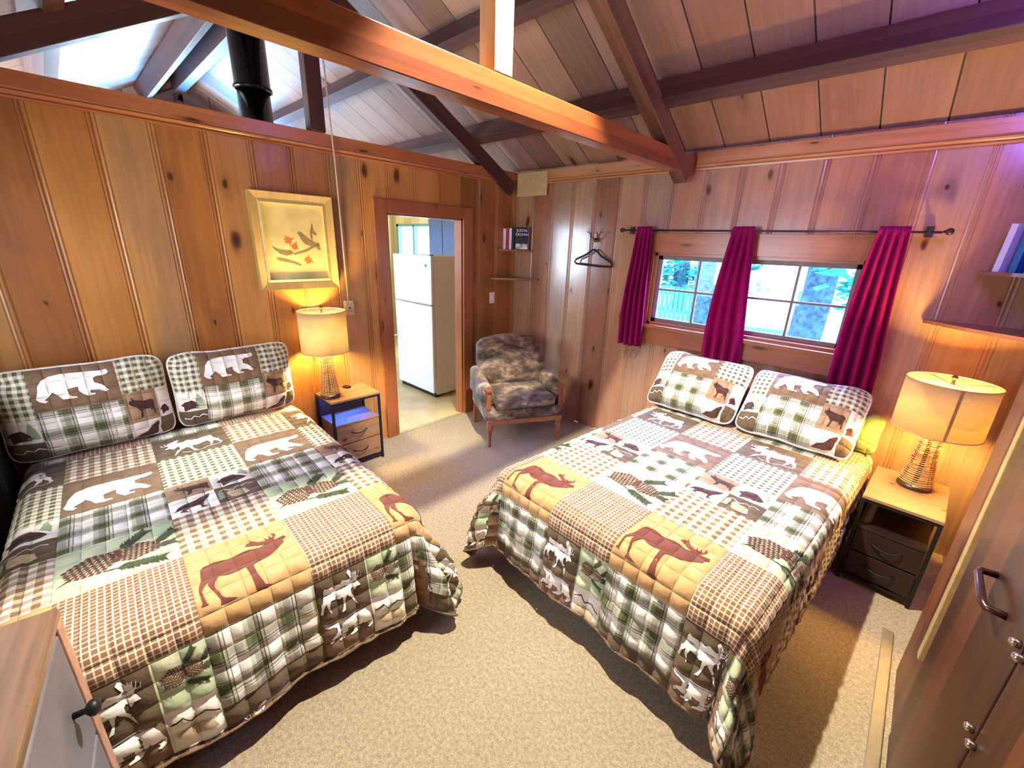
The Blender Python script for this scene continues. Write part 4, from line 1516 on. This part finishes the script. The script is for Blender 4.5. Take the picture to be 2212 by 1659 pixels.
# ---- curtain rod and curtains
ZRD = 1.932
r = empty('curtain_rod', (2.35, -0.075, ZRD), 0, 'thin dark curtain rod over the window with round ends', 'curtain rod')
obj('rod', tube([(-.985, 0, 0), (.985, 0, -.004)], .0065, 12), plain('rod_dark', (0.06, 0.035, 0.04), .4, .5), r, smooth=True)
for s in (-1, 1):
    obj('finial', lathe([(0, 0), (.008, .002), (.008, .010), (.016, .016), (.020, .030), (.014, .042), (0, .046)], 18), plain('rod_dark', 0), r, rot=(0, s * R(90), 0), loc=(s * .985, 0, 0), smooth=True)
for x in (-.95, .93):
    b_ = bx(x - .006, x + .006, -.008, .052, -.006, .006)
    box(b_, x - .018, x + .018, .050, .0735, -.03, .03)
    obj('bracket', b_, plain('rod_dark', 0), r)
t = NT('curtain_red')
u, v, _ = t.uv()
nz = t.noise(t.vec(u, v), 300, 2)
cd_ = t.n('ShaderNodeBsdfDiffuse')
ct_ = t.n('ShaderNodeBsdfTranslucent')
ccol = t.ramp(nz, [(0.3, (0.36, 0.012, 0.11)), (0.7, (0.50, 0.025, 0.18))])
t.l(ccol, cd_.inputs[0])
t.l(ccol, ct_.inputs[0])
mx = t.n('ShaderNodeMixShader')
mx.inputs[0].default_value = 0.35
t.l(cd_.outputs[0], mx.inputs[1])
t.l(ct_.outputs[0], mx.inputs[2])
t.l(mx.outputs[0], t.out.inputs[0])
CUR = t.m


def curtain(x0, x1, zbot, label, seed, topw):
    """gathered cloth hung on the rod by its heading pocket"""
    nx, nz = 90, 40
    vs, fs = [], []
    xc = (x0 + x1) / 2
    W = x1 - x0
    rnd = random.Random(seed)
    ph = rnd.random() * 6
    k = 4.0
    zt_ = ZRD + .028
    for j in range(nz + 1):
        f = j / nz
        z = zt_ + (zbot - zt_) * f
        wd = topw + (W - topw) * min(1, f * 1.35) ** .8
        for i in range(nx + 1):
            g = i / nx
            x = xc + (g - .5) * wd + .006 * math.sin(f * 5 + seed)
            amp = .012 + .022 * min(1, f * 2.0)
            y = -.078 - amp * math.sin(2 * PI * k * g + ph + .7 * math.sin(f * 2 + seed)) - .006 * mnoise.noise(Vector((g * 5, f * 3, seed)))
            if abs(z - ZRD) < .02:
                y = min(y, -.088) if math.sin(2 * PI * k * g + ph) > 0 else min(-.090, y)
            vs.append((x, y, z + .004 * math.sin(g * 9 + seed) * f))
    for j in range(nz):
        for i in range(nx):
            q = j * (nx + 1) + i
            fs.append((q, q + 1, q + nx + 2, q + nx + 1))
    o = obj('curtain', (vs, fs), CUR, None, smooth=True)
    md = o.modifiers.new('cloth', 'SOLIDIFY')
    md.thickness = .002
    return tag(o, label, 'curtain')


curtain(1.435, 1.65, 0.955, 'deep red curtain left of the window, nearest the hanger', 1, .13)
curtain(2.16, 2.45, 0.905, 'purple red curtain gathered in the middle of the window', 2, .14)
curtain(3.01, 3.25, 0.865, 'long red curtain at the right end of the window by the lamp', 3, .14)

# ---- armchair in the corner
ch = empty('armchair', (0.672, -0.642, 0), R(61), 'low armchair in mottled brown landscape fabric with wooden legs, in the corner', 'armchair')
t = NT('tapestry')
tc = t.n('ShaderNodeTexCoord')
mp = t.n('ShaderNodeMapping')
mp.inputs['Scale'].default_value = (1, 1, 1.7)
t.l(tc.outputs['Object'], mp.inputs[0])
n1 = t.noise(mp.outputs[0], 6.0, 6, 0.62, 0.25)
n2 = t.noise(mp.outputs[0], 24, 4, 0.7, 0.4)
col = t.ramp(n1, [(0.34, (0.025, 0.02, 0.02)), (0.45, (0.11, 0.075, 0.05)), (0.54, (0.23, 0.16, 0.11)), (0.68, (0.50, 0.41, 0.31))])
col = t.mix(0.55, col, t.ramp(n2, [(0.36, (0.25, 0.22, 0.20)), (0.6, (1.2, 1.15, 1.05))]), 'MULTIPLY')
t.set(Base_Color=col, Roughness=.85)
t.b.inputs['Sheen Weight'].default_value = .2
t.bump(n2, .35, .01)
TAP = t.m


def cushion(x0, x1, y0, y1, z0, z1, puff=.03, rnd_=.05, n=14, crown=0.0):
    """soft block: superellipsoid-like rounded box with swollen faces"""
    bm = bmesh.new()
    bmesh.ops.create_cube(bm, size=2)
    bmesh.ops.subdivide_edges(bm, edges=bm.edges, cuts=n, use_grid_fill=True)
    hx, hy, hz = (x1 - x0) / 2, (y1 - y0) / 2, (z1 - z0) / 2
    c = Vector(((x0 + x1) / 2, (y0 + y1) / 2, (z0 + z1) / 2))
    for v in bm.verts:
        p = v.co.copy()
        q = Vector((p.x * hx, p.y * hy, p.z * hz))
        inner = Vector((max(-hx + rnd_, min(hx - rnd_, q.x)), max(-hy + rnd_, min(hy - rnd_, q.y)), max(-hz + rnd_, min(hz - rnd_, q.z))))
        d = q - inner
        if d.length > 1e-6:
            q = inner + d.normalized() * min(d.length, rnd_)
        sw = (1 - p.x ** 2) * (1 - p.z ** 2) if abs(p.y) > .99 else 0
        q.y += math.copysign(puff * sw, p.y) if abs(p.y) > .99 else 0
        if abs(p.z) > .99:
            q.z += math.copysign(puff * (1 - p.x ** 2) * (1 - p.y ** 2), p.z)
        if p.z > 0:
            q.z += crown * (1 - p.x ** 2) * p.z
        v.co = q + c
    return bm


WD = plain('chair_wood', (0.26, 0.085, 0.04), .32, coat=.4, var=.15)
# local: x across, front toward -y
obj('seat_base', cushion(-.335, .335, -.30, .30, .225, .37, .008, .035), TAP, ch, smooth=True)
obj('seat_cushion', cushion(-.265, .265, -.345, .20, .365, .475, .018, .045), TAP, ch, smooth=True)
b_ = cushion(-.28, .28, .08, .27, .42, .675, .045, .07, crown=.02)
obj('lower_backrest', b_, TAP, ch, smooth=True)
b_ = cushion(-.30, .30, .20, .33, .60, .865, .030, .045, crown=.035)
obj('backrest', b_, TAP, ch, smooth=True)
for s in (-1, 1):
    bm = cushion(min(s * .26, s * .365), max(s * .26, s * .365), -.27, .27, .36, .575, .006, .045)
    for v in bm.verts:
        if v.co.z > .46:
            v.co.z += .05 * max(0, (v.co.y + .05)) / .3 - .035 * max(0, (-v.co.y - .05)) / .22
    obj('armrest', bm, TAP, ch, smooth=True)
    bm = bmesh.new()
    box(bm, s * .315 - .020, s * .315 + .020, -.310, -.268, .36, .545, bev=.008)
    box(bm, s * .315 - .026, s * .315 + .026, -.325, -.240, .530, .565, bev=.012)
    obj('arm_post', bm, WD, ch)
obj('front_rail', bx(-.33, .33, -.325, -.300, .215, .262, bev=.006), WD, ch, 'x')
for sx, sy in ((-1, -1), (1, -1), (-1, 1), (1, 1)):
    x, y = sx * .305, (-.300 if sy < 0 else .265)
    if sy < 0:
        bm = lathe([(0, 0), (.011, 0), (.012, .01), (.016, .10), (.020, .150), (.028, .165), (.030, .178), (.022, .188), (.026, .200), (.026, .225), (0, .225)], 18, cx=x, cy=y)
    else:
        bm = bx(x - .018, x + .018, y - .018, y + .018, 0, .235, bev=.004)
    obj('leg', bm, WD, ch, smooth=sy < 0)

# ---- refrigerator seen through the doorway
fr = empty('refrigerator', (-0.96, -0.71, 0), 0, 'white two door refrigerator standing in the kitchen beyond the doorway', 'refrigerator')
obj('cabinet', bx(-.375, .38, .045, .62, .03, 1.63, bev=.008), CRM, fr)
obj('lower_door', bx(-.375, .38, -.005, .042, .055, 1.095, bev=.012), WHT, fr)
obj('freezer_door', bx(-.375, .38, -.005, .042, 1.108, 1.635, bev=.012), WHT, fr)
obj('door_handle', bx(-.36, .385, -.018, -.003, 1.094, 1.109, bev=.003), CHR, fr)
obj('badge', bx(.27, .315, -.0075, -.0045, 1.515, 1.545, bev=.002), plain('badge_blue', (0.03, 0.18, 0.42), .3), fr)
obj('hinge_cap', bx(.20, .36, .0, .06, 1.6355, 1.648, bev=.003), plain('hinge_grey', (0.4, 0.38, 0.35), .4), fr)
obj('kick_plate', bx(-.36, .365, .03, .10, 0.0, .052), BLK, fr)
# cabinets behind
cb_ = empty('kitchen_cabinet', (-2.07, 0.94, 1.56), 0, 'brown wall cabinet hanging beyond the refrigerator beside the bright window', 'cabinet')
obj('body', bx(-.34, .34, -.34, .0, 0, .86, bev=.003), plain('cabinet_brown', (0.11, 0.05, 0.025), .5, var=.12), cb_)
for s in (-1, 1):
    obj('door', bx(min(s * .335, s * .005), max(s * .335, s * .005), -.358, -.342, .01, .85, bev=.004), plain('cabinet_door_brown', (0.07, 0.035, 0.02), .5, var=.12), cb_)
# dining table and chair, just a sliver at the left of the doorway
dt_ = empty('dining_table', (-2.75, -0.55, 0), 0, 'pale blue topped kitchen table glimpsed left of the refrigerator', 'table')
obj('tabletop', lathe([(0, .735), (.50, .735), (.52, .748), (.50, .762), (0, .762)], 40), plain('table_top_blue', (0.45, 0.62, 0.72), .25), dt_, smooth=True)
obj('pedestal', lathe([(0, .03), (.24, .03), (.22, .06), (.05, .12), (.04, .5), (.07, .70), (.15, .734), (0, .734)], 24), BLK, dt_, smooth=True)
obj('foot', lathe([(0, 0), (.28, 0), (.26, .03), (0, .03)], 24), BLK, dt_, smooth=True)
dc = empty('dining_chair', (-1.66, -0.98, 0), R(-80), 'dark bent metal and vinyl kitchen chair by the table', 'chair')
DKC = plain('chair_dark', (0.02, 0.018, 0.03), .25, coat=.4)
obj('seat', cushion(-.20, .20, -.20, .20, .42, .47, .01, .022, 8), DKC, dc, smooth=True)
obj('backrest', cushion(-.19, .19, .20, .235, .60, .90, .01, .016, 8), DKC, dc, smooth=True)
for sx in (-1, 1):
    obj('leg', tube([(sx * .17, -.17, .42), (sx * .19, -.20, .2), (sx * .20, -.22, .0)], .012, 10), DKC, dc, smooth=True)
    obj('leg', tube([(sx * .17, .225, .88), (sx * .17, .21, .5), (sx * .18, .20, .3), (sx * .20, .28, .0)], .012, 10), DKC, dc, smooth=True)

# ---- stove pipe behind the partition
r = empty('stove_pipe', (-0.47, -2.29, 0), 0, 'thick black stove pipe rising behind the partition wall', 'stove pipe')
gb = plain('pipe_black', (0.010, 0.010, 0.012), .22, .5, coat=.4)
obj('lower_pipe', lathe([(0, .9), (.105, .9), (.105, 2.80), (0, 2.80)], 40), gb, r, smooth=False)
obj('upper_pipe', lathe([(.112, 2.76), (.124, 2.765), (.124, 2.785), (.115, 2.79), (.115, 3.40), (0, 3.40)], 40), gb, r, smooth=False)
for nm in ():
    pass
for o_ in r.children:
    for p in o_.data.polygons:
        p.use_smooth = abs(p.normal.z) < .5
obj('stove_body', bx(-.30, .30, -.28, .28, .15, .90, bev=.02), gb, r)
for sx in (-1, 1):
    for sy in (-1, 1):
        obj('leg', bx(sx * .25 - .02, sx * .25 + .02, sy * .23 - .02, sy * .23 + .02, -0.003, .16), gb, r)

# ---- ceiling lamp on the ridge beam
r = empty('ceiling_lamp', (2.13, -2.05, 3.305), 0, 'small metal ceiling lamp fixed under the ridge beam', 'lamp')
obj('lamp_holder', lathe([(0, .0), (.05, .0), (.055, -.01), (.055, .075), (.0, .08)], 28), CRM, r, smooth=True)

# ---- dresser at the lower left corner
r = empty('dresser', (2.56, -3.878, 0), R(-7.6), 'worn brown dresser with a painted front in the near left corner', 'dresser')
DT = pine('dresser_top_wood', [(0.12, 0.06, 0.035), (0.20, 0.11, 0.06), (0.27, 0.17, 0.10)], None, rough=.4, knots=False, grain=.9)
GP = plain('faded_paint', (0.17, 0.16, 0.19), .5, var=.15, scale=5)
obj('top', bx(-.45, .45, -.12, .145, .975, 1.0, bev=.006), DT, r, 'x')
obj('body', bx(-.44, .44, -.11, .13, .06, .974), GP, r)
obj('plinth', bx(-.43, .43, -.10, .12, 0, .06), DT, r, 'x')
obj('corner_post', bx(-.4495, -.41, .131, .143, .06, .974, bev=.003), plain('post_salmon', (0.42, 0.23, 0.16), .4, var=.12), r)
for i, (a, b) in enumerate(((.075, .36), (.37, .66), (.67, .965))):
    for s in (-1, 1):
        x0, x1 = (-.40, -.01) if s < 0 else (.01, .43)
        d_ = obj('drawer', bx(x0, x1, .131, .143, a, b, bev=.004), GP, r)
        kn = lathe([(0, 0), (.007, 0), (.006, .018), (.016, .026), (.018, .034), (.012, .042), (0, .044)], 18)
        obj('knob', kn, BLK, d_, smooth=True, rot=(R(-90), 0, 0), loc=((-.315 if s < 0 else .235), .143, (a + b) / 2))

# ---- closet at the right
CX = 3.655
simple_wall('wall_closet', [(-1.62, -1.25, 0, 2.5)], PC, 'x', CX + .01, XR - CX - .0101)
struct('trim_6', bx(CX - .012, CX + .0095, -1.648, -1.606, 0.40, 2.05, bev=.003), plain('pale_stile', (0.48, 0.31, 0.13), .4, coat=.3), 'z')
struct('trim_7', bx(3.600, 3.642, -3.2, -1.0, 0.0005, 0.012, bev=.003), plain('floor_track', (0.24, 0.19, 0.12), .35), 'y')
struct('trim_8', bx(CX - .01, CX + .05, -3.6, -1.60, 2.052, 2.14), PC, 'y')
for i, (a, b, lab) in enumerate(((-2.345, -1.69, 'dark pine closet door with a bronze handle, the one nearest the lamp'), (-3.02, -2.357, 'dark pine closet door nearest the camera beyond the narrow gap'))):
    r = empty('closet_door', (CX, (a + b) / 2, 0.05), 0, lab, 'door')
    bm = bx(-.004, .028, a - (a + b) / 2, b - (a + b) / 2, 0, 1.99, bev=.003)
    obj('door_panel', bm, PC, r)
    yy = (b - .32 if i == 0 else a + .2) - (a + b) / 2
    obj('handle', tube([(-.004, yy, .97), (-.036, yy - .004, .97), (-.042, yy - .03, .972), (-.042, yy - .15, .972), (-.036, yy - .176, .97), (-.004, yy - .18, .97)], .009, 10), plain('handle_bronze', (0.10, 0.05, 0.04), .25, .8), r, smooth=True)
    for z in (.04, .75, 1.0):
        ye = (a if i == 0 else b) - (a + b) / 2
        obj('catch', lathe([(0, 0), (.009, 0), (.010, .010), (.006, .016), (0, .017)], 14), CHR, r, rot=(0, R(-90), 0), loc=(-.004, ye + (.018 if i == 0 else -.018), z), smooth=True)

# dark cabinet beyond the left pillow
r = empty('dark_cabinet', (0.24, -4.00, 0), R(90), 'black cabinet standing at the far left of the bed against the wall', 'cabinet')
obj('body', bx(-.07, .095, -.20, .22, 0, 1.06, bev=.004), BLK, r)
obj('door', bx(-.065, .09, -.215, -.2005, .03, 1.04, bev=.003), BLK, r)

# ------------------------------------------------------------------ outside the window
t = NT('bright_ground')
tc = t.n('ShaderNodeTexCoord')
n1 = t.noise(tc.outputs['Object'], .9, 4, .6)
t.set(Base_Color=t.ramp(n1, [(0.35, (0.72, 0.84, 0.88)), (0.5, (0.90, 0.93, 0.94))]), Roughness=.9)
g_ = struct('ground_1', bx(-30, 34, 1.06, 60, -.35, -.30), t.m)
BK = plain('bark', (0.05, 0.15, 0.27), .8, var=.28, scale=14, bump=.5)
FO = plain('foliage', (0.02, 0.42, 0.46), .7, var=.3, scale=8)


def tree(x, y, r0_, h, label, seed, branches=9, zlow=1.5):
    rt = empty('pine_tree', (x, y, -.30), 0, label, 'tree')
    rnd = random.Random(seed)
    bm = lathe([(0, 0), (r0_ * 1.25, 0), (r0_ * 1.02, .4), (r0_, 1.5), (r0_ * .85, h * .6), (r0_ * .3, h), (0, h)], 22)
    for v in bm.verts:
        a = math.atan2(v.co.y, v.co.x)
        k = 1 + .08 * math.sin(a * 7 + v.co.z * 3) + .06 * mnoise.noise(Vector((a * 2, v.co.z * 4, seed)))
        v.co.x *= k
        v.co.y *= k
        v.co.x += .05 * math.sin(v.co.z * .8 + seed)
    obj('trunk', bm, BK, rt, smooth=True)
    vs, fs = [], []
    for b in range(branches):
        a = rnd.random() * 2 * PI
        z = zlow + rnd.random() * (h - zlow) * .6
        L = 1.0 + rnd.random() * 1.4
        for k in range(70):
            f = rnd.random()
            px = math.cos(a) * (r0_ + L * f) + rnd.gauss(0, .16)
            py = math.sin(a) * (r0_ + L * f) + rnd.gauss(0, .16)
            pz = z - .25 * f * f + rnd.gauss(0, .10)
            th = rnd.random() * 2 * PI
            s = .03 + rnd.random() * .05
            q = Vector((math.cos(th), math.sin(th), rnd.uniform(-.6, .6)))
            w_ = Vector((-math.sin(th), math.cos(th), rnd.uniform(-.4, .4)))
            c = Vector((px, py, pz))
            i0 = len(vs)
            vs += [tuple(c - q * s * 2), tuple(c + w_ * s), tuple(c + q * s * 2), tuple(c - w_ * s)]
            fs.append((i0, i0 + 1, i0 + 2, i0 + 3))
    obj('foliage', (vs, fs), FO, rt)
    return rt


tree(0.40, 5.0, .25, 5.2, 'mottled pale trunk seen through the left sash of the window', 3, 5, 1.9)
tree(2.31, 3.5, .19, 5.0, 'dark blue trunk seen through the right sash of the window', 5, 13, 1.35)
tree(-2.9, 11.5, .25, 3.4, 'leafy tree far behind, at the left edge of the window view', 8, 22, .9)
# paling fence
r = empty('paling_fence', (-6.0, 9.0, -.30), 0, 'distant paling fence at the left of the window view', 'fence')
bm = bmesh.new()
for k in range(34):
    box(bm, k * .14, k * .14 + .11, 0, .025, 0.02, 1.05)
box(bm, 0, 4.75, .025, .07, .3, .4)
box(bm, 0, 4.75, .025, .07, .80, .9)
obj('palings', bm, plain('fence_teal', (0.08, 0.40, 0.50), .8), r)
r = empty('picnic_bench', (1.0, 7.2, -.30), R(12), 'low bench in the bright yard beyond the window', 'bench')
bm = bmesh.new()
for y in (-.2, 0, .2):
    box(bm, -.9, .9, y - .08, y + .08, .40, .44)
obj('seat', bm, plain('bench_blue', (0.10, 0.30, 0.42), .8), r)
for x in (-.7, .7):
    obj('leg', bx(x - .04, x + .04, -.2, .2, 0, .40), plain('bench_blue', 0), r)
# ground outside the kitchen
struct('ground_2', bx(-30, -4.12, -30, 0.1, -.35, -.30), t.m)

# the armchair is a broad low one
ch.scale = (1.10, 1.06, 1.0)

# things of which there are several belong together
GROUPS = {'pillow': 'pillows on the two beds', 'curtain': 'red curtains at the window', 'book': 'books on the corner shelves', 'nightstand': 'nightstands beside the beds',
          'bed': 'patchwork quilted beds', 'shelf': 'corner shelves', 'truss': 'roof trusses', 'tree': 'trees outside the window', 'door': 'closet doors'}
for o in COL.objects:
    if o.parent is None and 'label' in o and o.get('category') in GROUPS and 'group' not in o:
        o['group'] = GROUPS[o['category']]
    if o.name.startswith('table_lamp') and o.parent is None:
        o['group'] = 'cane lamps on the nightstands'
